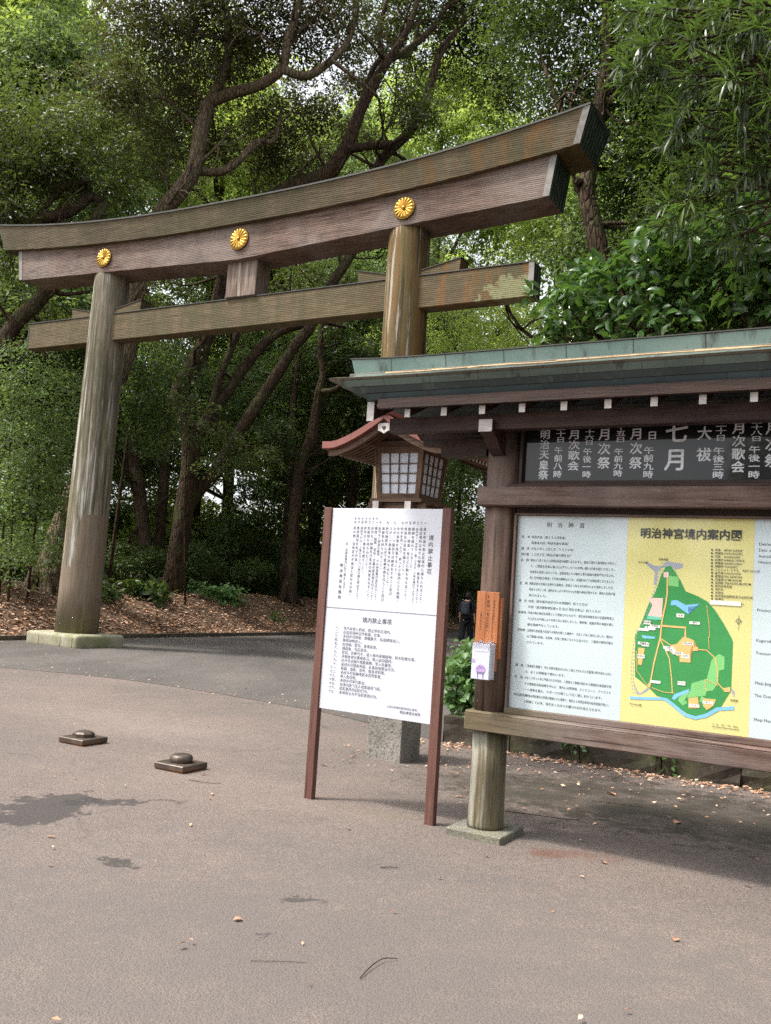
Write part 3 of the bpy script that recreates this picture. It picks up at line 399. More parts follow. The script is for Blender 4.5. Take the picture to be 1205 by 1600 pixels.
def sheet(name, pts, z, mat):
    bm = nb(); bm.faces.new([bm.verts.new((x, y, z)) for x, y in pts])
    return tag(obj(name, bm, mat), {'ground': 'pinkish grey worn asphalt plaza', 'road': 'darker gritty road passing under the gate'}[name], name, kind='structure')
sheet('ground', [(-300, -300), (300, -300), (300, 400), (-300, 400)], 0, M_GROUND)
KD = np.array([.463, .886]); KN = np.array([-.886, .463]); K0 = np.array([-7.85, 19.36])
def kp(s, t): p = K0 + KD * s + KN * t; return float(p[0]), float(p[1])
CR = np.array([.75, 9.75]); WD = np.array([.866, -.5])
def wq(p, q): v = CR + WD * p + KD * q; return float(v[0]), float(v[1])
edge = [(-14, 17.2), (-9, 15.2), (-7.2, 14.55), (-5.7, 14.15), (-4.6, 13.95), (-3.61, 13.6), (-2.6, 13.0), (-1.6, 12.25), (-.65, 11.5), (.1, 10.6), (.55, 10.0), (.75, 9.75)]
sheet('road', edge + [wq(0, 30), wq(0, 90), kp(95, 0), kp(40, 0), kp(0, 0), kp(-6, 0), kp(-12, 0)], .004, M_ROAD)

def smooth(a, b, x):
    t = min(1, max(0, (x - a) / (b - a))); return t * t * (3 - 2 * t)
def bank_h(s, t):
    return .05 + .92 * smooth(0, 2.9, t) + .02 * t + .05 * math.sin(s * 1.3 + t) * min(1, t) + .04 * math.sin(s * .53 - t * 1.7) * min(1, t)
bm = nb(); S = list(np.arange(-26, 30, .6)) + list(np.arange(30, 100, 4)); T = [0, .2, .5, .8, 1.2, 1.6, 2, 2.5, 3, 3.6, 4.5, 6, 8, 12, 18, 30, 60, 120]
g = [[bm.verts.new((*kp(s, t + .1), bank_h(s, t))) for t in T] for s in S]
for i in range(len(S) - 1):
    for j in range(len(T) - 1): bm.faces.new((g[i][j], g[i + 1][j], g[i + 1][j + 1], g[i][j + 1]))
tag(obj('bank', bm, M_LITTER, smooth=True), 'sloping bank of leaf mould beside the road', 'bank', kind='structure')
bm = nb()
x0, y0 = kp(-26, 0); 
for s in np.arange(-26, 95, 2.0):
    a, b, c_, d_ = kp(s, -.02), kp(s + 1.985, -.02), kp(s + 1.985, .1), kp(s, .1)
    loft(bm, [[(*p, -.05) for p in (a, b, c_, d_)], [(*p, .10) for p in (a, b, c_, d_)]])
tag(obj('kerb', bm, M_KERB), 'low dark stone kerb along the leaf bank', 'kerb', kind='structure')
# raised bed right of the road, held by a low stone wall
def bed_h(p, q): d = min(p, q); return .3 + .75 * smooth(.4, 4.5, d) + .04 * math.sin(p * 2 + q)
bm = nb(); PP = [.12, .3, .6, 1, 1.5, 2, 3, 4, 5, 7, 10, 14, 20, 40, 100]; QQ = PP
g = [[bm.verts.new((*wq(p, q), bed_h(p - .12, q - .12))) for q in QQ] for p in PP]
for i in range(len(PP) - 1):
    for j in range(len(QQ) - 1): bm.faces.new((g[i][j], g[i + 1][j], g[i + 1][j + 1], g[i][j + 1]))
tag(obj('planting_bed', bm, M_LITTER, smooth=True), 'raised soil bed behind the information board', 'bed', kind='structure')
w = thing('retaining_wall', 'low rough stone retaining wall behind the information board', 'wall')
rs = np.random.RandomState(3); p = 0.
while p < 9:
    ln = rs.uniform(.5, .95); bm = nb(); box(bm, p + .0015, p + ln - .0015, 0, .24, -.05, .27 + rs.uniform(-.012, .012), .005)
    bmesh.ops.subdivide_edges(bm, edges=bm.edges[:], cuts=3, use_grid_fill=True)
    for v in bm.verts:
        if v.co.y < .1: v.co.y += rs.uniform(-.012, .012)
        x, y = wq(v.co.x, v.co.y * 1.1); v.co.x, v.co.y = x, y
    obj('wall_stone', bm, M_WALLST, w); p += ln
q = .26
while q < 24:
    ln = rs.uniform(.5, .95); bm = nb(); box(bm, 0, .24, q + .0015, q + ln - .0015, -.05, .27 + rs.uniform(-.012, .012), .005)
    bmesh.ops.subdivide_edges(bm, edges=bm.edges[:], cuts=3, use_grid_fill=True)
    for v in bm.verts:
        if v.co.x < .1: v.co.x += rs.uniform(-.012, .012)
        x, y = wq(v.co.x, v.co.y); v.co.x, v.co.y = x, y
    obj('wall_stone', bm, M_WALLST, w); q += ln

def pieces(name, boxes, mat, parent, fn=None, bev=0.):
    out = []
    for b in boxes:
        bm = nb(); box(bm, *b, bev)
        if fn: fn(bm)
        out.append(obj(name, bm, mat, parent))
    return out
# ------------------------------------------------------------------- torii
t = thing('torii_gate', 'tall weathered wooden shrine gate with three gold crests on its lintel', 'shrine gate', (-6.32, 19.47, 0), R(-29.2))
UC = 3.8
kb = lambda u: 8.44 + .33 * (abs(u - UC) / 6.76) ** 2.2
kt = lambda u: 8.86 + .47 * (abs(u - UC) / 6.9) ** 2.4
sb = lambda u: 7.75 + .28 * (abs(u - UC) / 6.26) ** .95
def sweep(name, x0b, x1b, x0t, x1t, fb, ft, wb0, wb1, wt0, wt1, mat, n=36, peak=0.):
    bm = nb(); rings = []
    for i in range(n + 1):
        k = i / n; ub = x0b + (x1b - x0b) * k; ut = x0t + (x1t - x0t) * k
        r = [(ub, wb0, fb(ub)), (ub, wb1, fb(ub)), (ut, wt1, ft(ut))]
        if peak: r.append((ut, (wt0 + wt1) / 2, ft(ut) + peak))
        rings.append(r + [(ut, wt0, ft(ut))])
    loft(bm, rings); return obj(name, bm, mat, t)
kas = sweep('top_lintel', -2.95, 10.55, -3.12, 10.72, kb, kt, -.46, .46, -.54, .54, W_KASAGI, 40, .1)
cap = sweep('lintel_capping', -3.14, 10.74, -3.15, 10.75, lambda u: kt(u) + .003, lambda u: kt(u) + .035, -.56, .56, -.56, .56, M_CAPSTRIP, 40, .1)
shi = sweep('lower_lintel', -2.45, 10.05, -2.56, 10.15, sb, lambda u: kb(u) - .002, -.36, .36, -.36, .36, W_SHIMAKI, 40)
def endplate(name, ub, ut, f0, f1, a, b, sgn, peak=0):
    bm = nb(); d = .022 * sgn
    r = [(ub, -a, f0), (ub, a, f0), (ut, b, f1)] + ([(ut, 0, f1 + peak)] if peak else []) + [(ut, -b, f1)]
    loft(bm, [[(x + .001 * sgn, y, z) for x, y, z in r], [(x + d, y, z) for x, y, z in r]]); return obj(name, bm, M_ENDCAP, t)
for sg, ub, ut in ((-1, -2.95, -3.12), (1, 10.55, 10.72)): endplate('lintel_end', ub, ut, kb(ub), kt(ut), .46, .54, sg, .1)
for sg, ub, ut in ((-1, -2.45, -2.56), (1, 10.05, 10.15)): endplate('lintel_end', ub, ut, sb(ub), kb(ut) - .01, .36, .36, sg)
for (ub, ut, f0, f1, wv) in ((10.05, 10.15, sb(10.05), kb(10.15) - .01, -.36), (10.55, 10.72, kb(10.55), kt(10.72), -.46), (-2.45, -2.56, sb(-2.45), kb(-2.56) - .01, -.36)):
    s = 1 if ub > 0 else -1; wt = -.54 if wv < -.4 else wv; bm = nb()
    loft(bm, [[(ub - .09 * s, wv - .008, f0 + .005), (ub + .02 * s, wv - .008, f0 + .005), (ub + .02 * s, wv + .02, f0 + .005), (ub - .09 * s, wv + .02, f0 + .005)],
              [(ut - .09 * s, wt - .008, f1 - .005), (ut + .02 * s, wt - .008, f1 - .005), (ut + .02 * s, wt + .02, f1 - .005), (ut - .09 * s, wt + .02, f1 - .005)]]); obj('edge_trim', bm, M_TRIM, t)
bm = nb(); box(bm, -2.19, 9.79, -.18, .15, 6.465, 7.035, .012); obj('tie_beam', bm, W_NUKI, t)
bm = nb(); box(bm, -2.2, 9.8, -.195, .165, 7.037, 7.055); obj('tie_beam_capping', bm, M_CAPSTRIP, t)
for u0, s in ((-2.19, -1), (9.79, 1)):
    bm = nb(); a, b = sorted((u0 + .001 * s, u0 + .02 * s)); box(bm, a, b, -.185, .155, 6.46, 7.036); obj('tie_beam_end', bm, M_ENDCAP, t)
bm = nb(); box(bm, 9.72, 9.814, -.19, -.178, 6.462, 7.036); obj('edge_trim', bm, M_TRIM, t)
for c0, ln, s in ((.09, .74, 1), (.09, .62, -1), (7.4, .74, 1), (7.4, .62, -1)):
    a = c0 + .32 * s; b = c0 + (.32 + ln) * s
    bm = nb(); prism(bm, [(a, 7.056), (b, 7.056), (b + .02 * s, 7.27), (a, 7.13)], 'y', -.17, .14); obj('wedge', bm, W_NUKI, t)
    bm = nb(); loft(bm, [[(a, y, 7.131) for y in (-.185, .155)][::1] + [(a, .155, 7.145), (a, -.185, 7.145)], [(b + .03 * s, -.185, 7.274), (b + .03 * s, .155, 7.274), (b + .03 * s, .155, 7.288), (b + .03 * s, -.185, 7.288)]]); obj('wedge_capping', bm, M_CAPSTRIP, t)
bm = nb(); box(bm, 3.45, 4.18, -.23, .2, 7.056, sb(3.8) + .02, .012); obj('centre_strut', bm, W_STRUT, t)
def pillar(u0, u1, mat):
    bm = nb(); n = 40; rings = []
    for z, r in ((0.22, 0.442), (1.2, 0.435), (3, 0.421), (5, 0.400), (6.8, 0.383), (7.7, 0.372), (7.9, 0.364), (7.98, 0.348)):
        c = u0 + (u1 - u0) * z / 8
        rings.append([(c - UCP + r * math.cos(2 * math.pi * i / n), r * math.sin(2 * math.pi * i / n), z) for i in range(n)])
    loft(bm, rings); return bm
for nm, u0, u1, m in (('pillar', 0., .09, W_PIL1), ('pillar', 7.47, 7.36, W_PIL2)):
    UCP = u0; o = obj('pillar', pillar(u0, u1, m), m, t, True, (u0, 0, 0))
    bm = nb(); box(bm, -.75, .75, -.66, .66, -.05, .265, .09, 4)
    obj('base_stone', bm, M_PLINTH, t, True, (u0, 0, 0))
    pieces('stone_joint', [(u0 + ux - .004, u0 + ux + .004, -.664, -.6, 0, .2) for ux in (-.35, .28, .62)], M_KERB, t)
def crest_bm(rad):
    bm = nb(); NA, NR = 16 * 8, 7; rings = []
    for j in range(NR + 1):
        q = .16 + .84 * j / NR; ring = []
        for i in range(NA):
            a = 2 * math.pi * i / NA; ph = abs(math.sin(8 * a)) ** .8
            rr = rad * q * (1 - .04 * (1 - ph) * q)
            h = .016 + .034 * ph * math.sin(min(1, q) * math.pi * .55 + .45) * q ** .2
            if j == NR: h = .004
            ring.append((rr * math.cos(a), -h, rr * math.sin(a)))
        rings.append(ring)
    loft(bm, rings, caps=False)
    return bm
for u, z, r in ((.185, 8.225, .2), (3.81, 8.15, .215), (7.43, 8.22, .2)):
    c = obj('crest', crest_bm(r), M_GOLD, t, True, (u, -.372, z))
    bm = nb(); lathe(bm, [(.001, .07), (.018, .066), (.034, .045), (.036, .012)], 16)
    for v in bm.verts: v.co = Vector((v.co.x, -v.co.z, v.co.y))
    obj('crest_boss', bm, M_GOLD, c, True)
    bm = nb(); lathe(bm, [(r * 1.02, 0.), (r * 1.02, .016), (r * .98, .02)], 48)
    for v in bm.verts: v.co = Vector((v.co.x, -v.co.z, v.co.y))
    obj('crest_rim', bm, M_GOLDB, c)

# ------------------------------------------------------------- notice sign
def text_mesh(body, size, align='LEFT', valign='CENTER', space=1., bold=0., res=2):
    cu = bpy.data.curves.new('lettering', 'FONT'); cu.body = body; cu.size = size; cu.resolution_u = res
    cu.align_x = align; cu.align_y = valign; cu.space_line = space; cu.offset = bold; cu.fill_mode = 'FRONT'
    o = bpy.data.objects.new('lettering', cu); COL.objects.link(o)
    bpy.context.view_layer.update()
    me = bpy.data.meshes.new_from_object(o.evaluated_get(bpy.context.evaluated_depsgraph_get()))
    bpy.data.objects.remove(o); bpy.data.curves.remove(cu)
    n = len(me.vertices); co = np.empty(n * 3); me.vertices.foreach_get('co', co); co = co.reshape(-1, 3)
    fs = [tuple(p.vertices) for p in me.polygons]; bpy.data.meshes.remove(me)
    return co, fs
class Letters:
    """collects writing on one sheet: x right, z up, w = distance in front"""
    def __init__(s): s.v = []; s.f = []; s.n = 0
    def add(s, body, x, z, size, w, align='LEFT', valign='CENTER', space=1., wd=1., bold=0., strike=1):
        co, fs = text_mesh(body, 1., align, valign, space, min(bold, .02)); co = co * size
        if not len(co): return
        for k in range(strike):
            s.v.append(np.column_stack([x + co[:, 0] * wd + k * size * .026, np.full(len(co), w - k * .0002), z + co[:, 1] + (k % 2) * size * .02]))
            s.f += [tuple(i + s.n for i in f) for f in fs]; s.n += len(co)
    def col(s, body, x, ztop, size, pitch, w, wd=1., bold=0., strike=1):
        body = body.replace('ー', '｜').replace('「', '﹁').replace('」', '﹂').replace('『', '﹃').replace('』', '﹄')
        for i, ch in enumerate(body):
            if ch == ' ': continue
            dx, dz = (.32 * size, .32 * size) if ch in '、。' else (0, 0)
            s.glyph(ch, x + dx, ztop - i * pitch + dz, size, w, wd, bold, strike, min(1., pitch / size * .96))
    _cache = {}
    def glyph(s, ch, x, z, size, w, wd, bold, strike=1, sy=1.):
        if (ch, bold) not in s._cache: s._cache[(ch, bold)] = text_mesh(ch, 1., 'CENTER', 'CENTER', 1., bold)
        co, fs = s._cache[(ch, bold)]
        if not len(co): return
        ctr = (co[:, 1].max() + co[:, 1].min()) / 2 if ch not in '、。' else 0
        for k in range(strike):
            s.v.append(np.column_stack([x + (co[:, 0] * wd + k * .03) * size, np.full(len(co), w - k * .0002), z + (co[:, 1] - ctr * .5 + (k % 2) * .02) * size * sy]))
            s.f += [tuple(i + s.n for i in f) for f in fs]; s.n += len(co)
    def done(s, name, mat, parent):
        me = bpy.data.meshes.new(name); me.from_pydata(np.vstack(s.v).tolist(), [], s.f); me.update()
        return obj(name, me, mat, parent)

sg = thing('prohibition_sign', 'white notice sheet of brushed lettering between two red-brown square posts', 'sign', (-.426, 6.744, 0), R(-32.4))
for u in (.002, .997):
    bm = nb(); box(bm, u - .034, u + .034, 0, .05, -.1, 2.105, .003); obj('post', bm, W_RED, sg)
bm = nb(); box(bm, .037, .962, .012, .034, .648, 2.1, .002); pn = obj('sheet', bm, M_PANEL, sg)
bm = nb(); box(bm, .04, .959, .0095, .0115, 1.375, 1.377); obj('dividing_line', bm, I_GREYTXT, pn)
JP = [['一', '車を参道や車止区域内に乗り入れること。'], ['二', '指定場所以外での喫煙・飲食をすること。'], ['三', '許可なく、のぼり、旗、プラカード等を掲げて入ること。'], ['四', '動物を連れて入ること。'],
      ['五', '動物・野鳥・魚などに餌を与えること。'], ['六', '魚鳥及び昆虫を捕ること。'], ['七', '竹木を伐ったり、折ったり林内に入り植物、'], ['', '木の実等を採集すること。'], ['八', 'スポーツ競技又は練習をすること及び'], ['', 'スポーツ器具等を持ち込むこと。'],
      ['九', '許可施設外に於て歌舞音曲を行うこと及び'], ['', '楽器等を持ち込むこと。'], ['十', '許可なく物品の販売、その他営業行為を行うこと。'], ['十一', '募金、勧誘、宣伝、文書の配布等を行うこと。'], ['十二', '許可なく映画及び宣伝の撮影をなすこと。'], ['十三', '危険物を持ち込むこと。'],
      ['十四', '許可なく集会を催すこと。'], ['十五', '境内でドローン等のラジコン飛行機を飛ばすこと。'], ['十六', '秩序風紀を乱す行為。'], ['十七', '其の他、当神宮が不適当と認める行為。']]
le = Letters(); W0 = .0105
le.col('境内禁止事項', .882, 1.9, .04, .0465, W0, 1, .012)
for i, (a, b) in enumerate(JP):
    u = .83 - .0308 * i
    if a: le.col(a + '、', u, 2.0 + (.026 if len(a) > 1 else 0), .0225, .025, W0, 1, .008)
    pitch = min(.0285, .53 / len(b)); le.col(b, u - .002, 1.957, min(.0245, pitch * 1.02), pitch, W0, 1, .004)
le.col('右 当神宮境内に於て禁止します。', .184, 1.841, .022, .0225, W0, 1, .008)
le.col('明治神宮社務所', .15, 1.683, .028, .0385, W0, 1, .01)
le.add('境内禁止事项', .486, 1.302, .041, W0, 'CENTER', bold=.006)
CN = ['将汽车驶入参道、禁止停车区域内。', '在指定场所以外吸烟、饮食。', '未经许可举旗、旁幡旗子、标语牌等进入。', '携带动物进入。', '向动物、野鸟、鱼等投食。', '捕捉鱼、鸟及昆虫。', '砍伐、折断竹木、进入林内采摘植物、树木的果实等。', '开展体育比赛或练习、带入运动器材。', '在许可设施外唱歌跳舞、带入乐器等。', '未经许可销售物品、从事其他营业行为。', '募捐、请愿、宣传、散发资料等。', '未经许可拍摄电影及宣传影像。', '带入危险物。', '未经许可举行集会。', '在境内放飞无人机等遥控飞机。', '扰乱秩序风纪的行为。', '本神宫认为不当的其他行为。']
NUM = ['一', '二', '三', '四', '五', '六', '七', '八', '九', '十', '十一', '十二', '十三', '十四', '十五', '十六', '十七']
for i, (a, b) in enumerate(zip(NUM, CN)):
    z = 1.232 - .0284 * i
    le.add(a + '、', .182, z, .024, W0, 'RIGHT'); le.add(b, .205, z, .0262, W0, bold=0.)
le.add('上述为本神宫境内的禁止事项。', .87, .727, .0185, W0, 'RIGHT'); le.add('明治神宫社务所', .882, .700, .0235, W0, 'RIGHT', bold=.003)
le.done('lettering', I_GREYTXT, pn)

# ----------------------------------------------------------------- lantern
ln = thing('shrine_lantern', 'wooden lantern with paper windows and curved red copper roof on a granite foot', 'lantern', (.215, 8.61, 0), R(-30))
bm = nb(); box(bm, -.178, .178, -.19, .19, -.05, .95, .006); obj('stone_foot', bm, M_GRANITE, ln)
bm = nb(); box(bm, -.09, .09, -.09, .09, .951, 2.27); obj('post', bm, W_LANT, ln)
for u in (-.165, .17):
    bm = nb(); box(bm, u - .03, u + .03, -.33, .33, 2.272, 2.34); b = obj('bracket', bm, W_LANTX, ln)
    pieces('bracket_tip', [(u - .031, u + .031, y, y + .007, 2.27, 2.342) for y in (-.338, .331)], M_WHITEEND, b)
pieces('cross_rail', [(-.3, .3, y, y + .05, 2.286, 2.336) for y in (-.24, .19)], W_LANTX, ln)
bm = nb(); box(bm, -.27, .27, -.27, .27, 2.342, 2.375); obj('floor_tray', bm, W_LANTX, ln)
HB, HT, Z0, Z1 = .222, .262, 2.376, 2.86
def taper(v):
    k = (v.co.z - Z0) / (Z1 - Z0); f = 1 + (HT / HB - 1) * k; v.co.x *= f; v.co.y *= f
for sx in (-1, 1):
    for sy in (-1, 1):
        bm = nb(); a, b = sorted((sx * HB, sx * (HB - .035))); c_, d_ = sorted((sy * HB, sy * (HB - .035)))
        box(bm, a, b, c_, d_, Z0, Z1)
        for v in bm.verts: taper(v)
        obj('corner_post', bm, W_LANT, ln)
for rot in range(4):
    M = Matrix.Rotation(rot * math.pi / 2, 4, 'Z')
    def fin(bm, nm, m, par=ln):
        for v in bm.verts: taper(v)
        bmesh.ops.transform(bm, matrix=M, verts=bm.verts); return obj(nm, bm, m, par)
    bm = nb(); x = HB - .036; box(bm, -x, x, -HB + .018, -HB + .022, Z0 + .05, Z1 - .06); wnd = fin(bm, 'paper_window', M_PAPER)
    bm = nb()
    for i in range(1, 4): xx = -x + .012 + (2 * x - .024) * i / 4; box(bm, xx - .0036, xx + .0036, -HB + .006, -HB + .016, Z0 + .05, Z1 - .06)
    for i in range(1, 4): zz = Z0 + .06 + (Z1 - Z0 - .13) * i / 4; box(bm, -x, x, -HB + .004, -HB + .0165, zz - .0036, zz + .0036)
    for xx in (-x, x - .012): box(bm, xx, xx + .012, -HB + .003, -HB + .017, Z0 + .05, Z1 - .06)
    fin(bm, 'window_lattice', W_LANT, wnd)
    for a, b in ((Z0, Z0 + .05), (Z1 - .06, Z1)):
        bm = nb(); box(bm, -x, x, -HB, -HB + .03, a, b); fin(bm, 'window_rail', W_LANTX, wnd)
bm = nb(); box(bm, -.285, .285, -.285, .285, Z1 + .001, Z1 + .045); obj('head_plate', bm, W_LANTX, ln)
rz = lambda u: 2.835 + .275 * max(0, (.64 - abs(u)) / .64) ** 1.6 + .02 * smooth(.5, .64, abs(u))
US = [-.64 + 1.28 * i / 28 for i in range(29)]
def curved(y0, y1, top, bot, u0=-.64, u1=.64):
    us = [u for u in US if u0 - 1e-6 <= u <= u1 + 1e-6]
    bm = nb(); prism(bm, [(u, rz(u) + top) for u in us] + [(u, rz(u) + bot) for u in us[::-1]], 'y', y0, y1); return bm
rf = obj('roof', curved(-.56, .6, .0, -.055), M_REDCU, ln)
obj('roof_edge', curved(-.575, -.562, .012, -.05), M_REDCU, rf)
bm = nb(); box(bm, -.06, .06, -.6, .63, rz(0) - .02, rz(0) + .05, .01); obj('ridge', bm, M_REDCU, rf)
for y in (-.53, .55): obj('bargeboard', curved(y, y + .03, -.056, -.115, -.6, .6), W_LANTX, ln)
for y in np.arange(-.46, .55, .075):
    us = [u for u in US if abs(u) <= .6]
    bm = nb(); prism(bm, [(u, rz(u) - .056) for u in us] + [(u, rz(u) - .085) for u in us[::-1]], 'y', y, y + .03); r_ = obj('rafter', bm, W_LANTX, ln)
    pieces('rafter_tip', [(u, u + .005, y, y + .03, rz(.6) - .087, rz(.6) - .056) for u in (-.605, .6)], M_WHITEEND, r_)
for u in (-.3, .3):
    bm = nb(); box(bm, u - .028, u + .028, -.5, .54, 2.875, 2.93); b = obj('purlin', bm, W_LANTX, ln)
    bm = nb(); box(bm, u - .029, u + .029, -.507, -.501, 2.874, 2.931); obj('purlin_tip', bm, M_WHITEEND, b)
bm = nb(); prism(bm, [(-.065, 3.02), (.065, 3.02), (.06, 2.955), (.03, 2.945), (0, 2.925), (-.03, 2.945), (-.06, 2.955)], 'y', -.556, -.54); pd = obj('gable_pendant', bm, M_WHITEEND, ln)
bm = nb(); prism(bm, [(0, 2.955), (.018, 2.975), (.018, 2.988), (.01, 2.995), (0, 2.987), (-.01, 2.995), (-.018, 2.988), (-.018, 2.975)], 'y', -.56, -.5575); obj('heart_opening', bm, W_DARK, pd)
bm = nb(); prism(bm, [(-.26, 2.9055), (.26, 2.9055), (0, 3.05)], 'y', -.25, .25); obj('gable_wall', bm, W_LANTX, ln)

# ---------------------------------------------- iron socket covers on the plaza
def iron(x, y, kind, label):
    o = thing('socket_cover', label, 'iron cover', (x, y, 0), R(-29), 'iron socket covers on the plaza')
    bm = nb(); box(bm, -.15, .15, -.15, .15, .008, .055, .006); obj('cover_plate', bm, M_IRON, o)
    bm = nb(); box(bm, -.14, .14, -.14, .14, -.02, .0085); obj('bedding_frame', bm, M_IRON, o)
    bm = nb()
    if kind == 'oct': lathe(bm, [(.092, .055), (.095, .085), (.075, .1), (.001, .118)], 8)
    else: lathe(bm, [(.086, .055), (.09, .07), (.092, .088), (.082, .108), (.06, .117), (.001, .12)], 32)
    obj('cap', bm, M_IRON, o, kind != 'oct')
iron(-2.56, 8.36, 'oct', 'square rusty iron cover topped with an eight-sided cap, the farther one')
iron(-1.5, 7.5, 'dome', 'square rusty iron cover topped with a round domed cap, the nearer one')
# ------------------------------------------------------- information board
bd = thing('information_board', 'roofed timber information board with yellow map and black lettered panel', 'notice board', (.775, 6.08, 0), R(-30.06))
UR = 2.43          # right post
for u in (0, UR):
    bm = nb(); lathe(bm, [(.118, .048), (.12, .07), (.117, .1), (.114, .4), (.113, .664)], 32); obj('post_foot', bm, W_FOOT, bd, True, (u, 0, 0))
    bm = nb(); lathe(bm, [(.117, .786), (.114, 1.6), (.112, 2.62)], 32); obj('post', bm, W_BROWNZ, bd, True, (u, 0, 0))
    bm = nb(); box(bm, -.19, .19, -.2, .2, -.02, .047, .006); obj('foot_stone', bm, M_FOOTPL, bd, False, (u, 0, 0))
bm = nb(); box(bm, -.124, UR + .124, -.15, .15, .666, .778, .006); obj('lower_beam', bm, W_LOWBEAM, bd)
bm = nb(); prism(bm, [(-.15, .7785), (.15, .7785), (.135, .79), (-.135, .79)], 'x', -.12, UR + .12); obj('beam_weathering', bm, W_LOWBEAM, bd)
bm = nb(); box(bm, -.122, UR + .122, -.15, .15, 2.117, 2.242, .006); obj('middle_beam', bm, W_BROWN_FADED, bd)
pieces('back_board', [(.119, UR - .119, .01, .05, .7905, 2.1165), (.119, UR - .119, .01, .05, 2.2425, 2.75)], W_DARK, bd)
# frame round the sheets
pieces('frame_stile', [(.1195, .1345, -.075, .0, .8285, 2.064), (UR - .1345, UR - .1195, -.075, 0, .8285, 2.064)], W_BROWNZ, bd)
bm = nb(); box(bm, .1195, UR - .1195, -.085, .0, .7905, .828, .004); obj('frame_rail', bm, W_LOWBEAM, bd)
bm = nb(); box(bm, .1195, UR - .1195, -.075, .0, 2.0645, 2.078, .003); obj('frame_rail', bm, W_BROWN_FADED, bd)
bm = nb(); box(bm, .1195, UR - .1195, -.04, .0, 2.0785, 2.1165); obj('frame_rail', bm, W_DARK, bd)
bm = nb(); box(bm, .07, UR - .07, -.11, .0, 2.2425, 2.268, .003); obj('panel_sill', bm, W_BROWN, bd)
PW = -.04
def sheetpart(nm, u0, u1, z0, z1, m):
    bm = nb(); box(bm, u0, u1, PW, -.001, z0, z1); return obj(nm, bm, m, bd)
jp = sheetpart('text_sheet', .1346, .8515, .8282, 2.0642, M_NOTICE)
mp = sheetpart('map_sheet', .8519, 1.583, .8282, 2.0642, M_YELLOW)
en = sheetpart('text_sheet', 1.5834, UR - .1346, .8282, 2.0642, M_NOTICE)
LW = PW - .0015
le = Letters()
le.add('明　治　神　宮', .455, 2.005, .036, LW, 'CENTER', bold=.004)
ROWS = {0: ('祭　神', '明治天皇（第１２２代天皇）'), 1: ('', '昭憲皇太后（明治天皇の皇后）'), 2: ('鎮　座', '大正９年１１月１日（１９２０年）'), 3: ('例大祭', '１１月３日（明治天皇の御生日）'),
 4: ('由　緒', '明治４５年７月３０日明治天皇が崩御になりますと、国民の間から御神霊をお祀りし'), 5: ('', 'て、ご聖徳を永遠に追い仕え奉りしたいとの熱い願いが沸き起こりました。'), 6: ('', '当神宮の造営にあたっては、全国各地よりの献木と青年団員の勤労奉仕がなされ、'), 7: ('', '更に日本国民が献金して外苑の整備をおさめ、全国民あげての御造営となりました。'),
 8: ('社　殿', '創建当初の社殿の主要なる建物は、昭和２０年４月の戦火により焼失しましたが、'), 9: ('', '昭和３３年１１月、国内はもとより海外からも多額の浄財が寄せられ、現在の社殿が復'), 10: ('', '興されました。'),
 11: ('境　内', '内苑（東京都渋谷区代々木神園町）約７０万㎡'), 12: ('', '外苑（東京都新宿区霞ヶ丘 及び 港区北青山）約３０万㎡'), 13: ('神楽殿', '平成の御大典記念事業として建設されたもので、明治神宮崇敬会及び全国崇敬者よ'), 14: ('', 'りの多大な奉賛により平成５年に竣功しました。御祈願、結婚式等の神楽を奏し'), 15: ('', '儀を随時奉仕しています。'),
 16: ('宝物殿', '正倉院の校倉風大床造りの神色を模した建物で、大正１０年に竣功しました。館内に'), 17: ('', 'はご聖蹟の絵画、お馬車、日常ご使用になられた品々など、ご遺徳の御物が展示'), 18: ('', 'されています。'),
 22: ('御　苑', 'ご皇室縁の庭園で、特に天皇が皇后のためにご植えさせられた花菖蒲が咲き誇る６月に'), 23: ('', 'は、多くの拝観者で賑わいます。'), 24: ('外　苑', '大正１５年１０月に奉献された外苑は、ご聖徳のご事績が描かれた聖徳記念絵画館を擁'), 25: ('', 'する聖徳記念絵画館を中心に、境内には野球場、テニスコート、アイススケ'), 26: ('', 'ート場等を備え、スポーツの場として広く親しまれています。'), 27: ('明治記念館', '本館は明治憲法の草案が審議された建物で、昭和２２年明治神宮の総合結婚式場とし'), 28: ('', 'て開館して以来、毎年多くの方々が慶びの日を迎えられます。')}
for i, (a, b) in ROWS.items():
    z = 1.925 - .0375 * i
    if a: le.add(a, .165, z, .0185, LW, bold=.006)
    wd = min(1., .56 / (len(b) * .0185)); le.add(b, .232 if i != 27 else .248, z, .0185, LW, wd=wd if i != 27 else wd * .96, bold=.004)
le.done('lettering', I_GREYTXT, jp)
le = Letters()
for s, (u, z) in zip(('Deities', 'Date of Enshrinement', 'Annual Festival', 'History', 'Precincts', 'Kaguraden', 'Treasure House', 'Meiji Jingu Gyoen', 'The Outer Garden', 'Meiji Memorial Hall'), MAP['misc']['right']):
    le.add(s, 1.607, z, .024, LW)
le.done('lettering', I_GREYTXT, en)
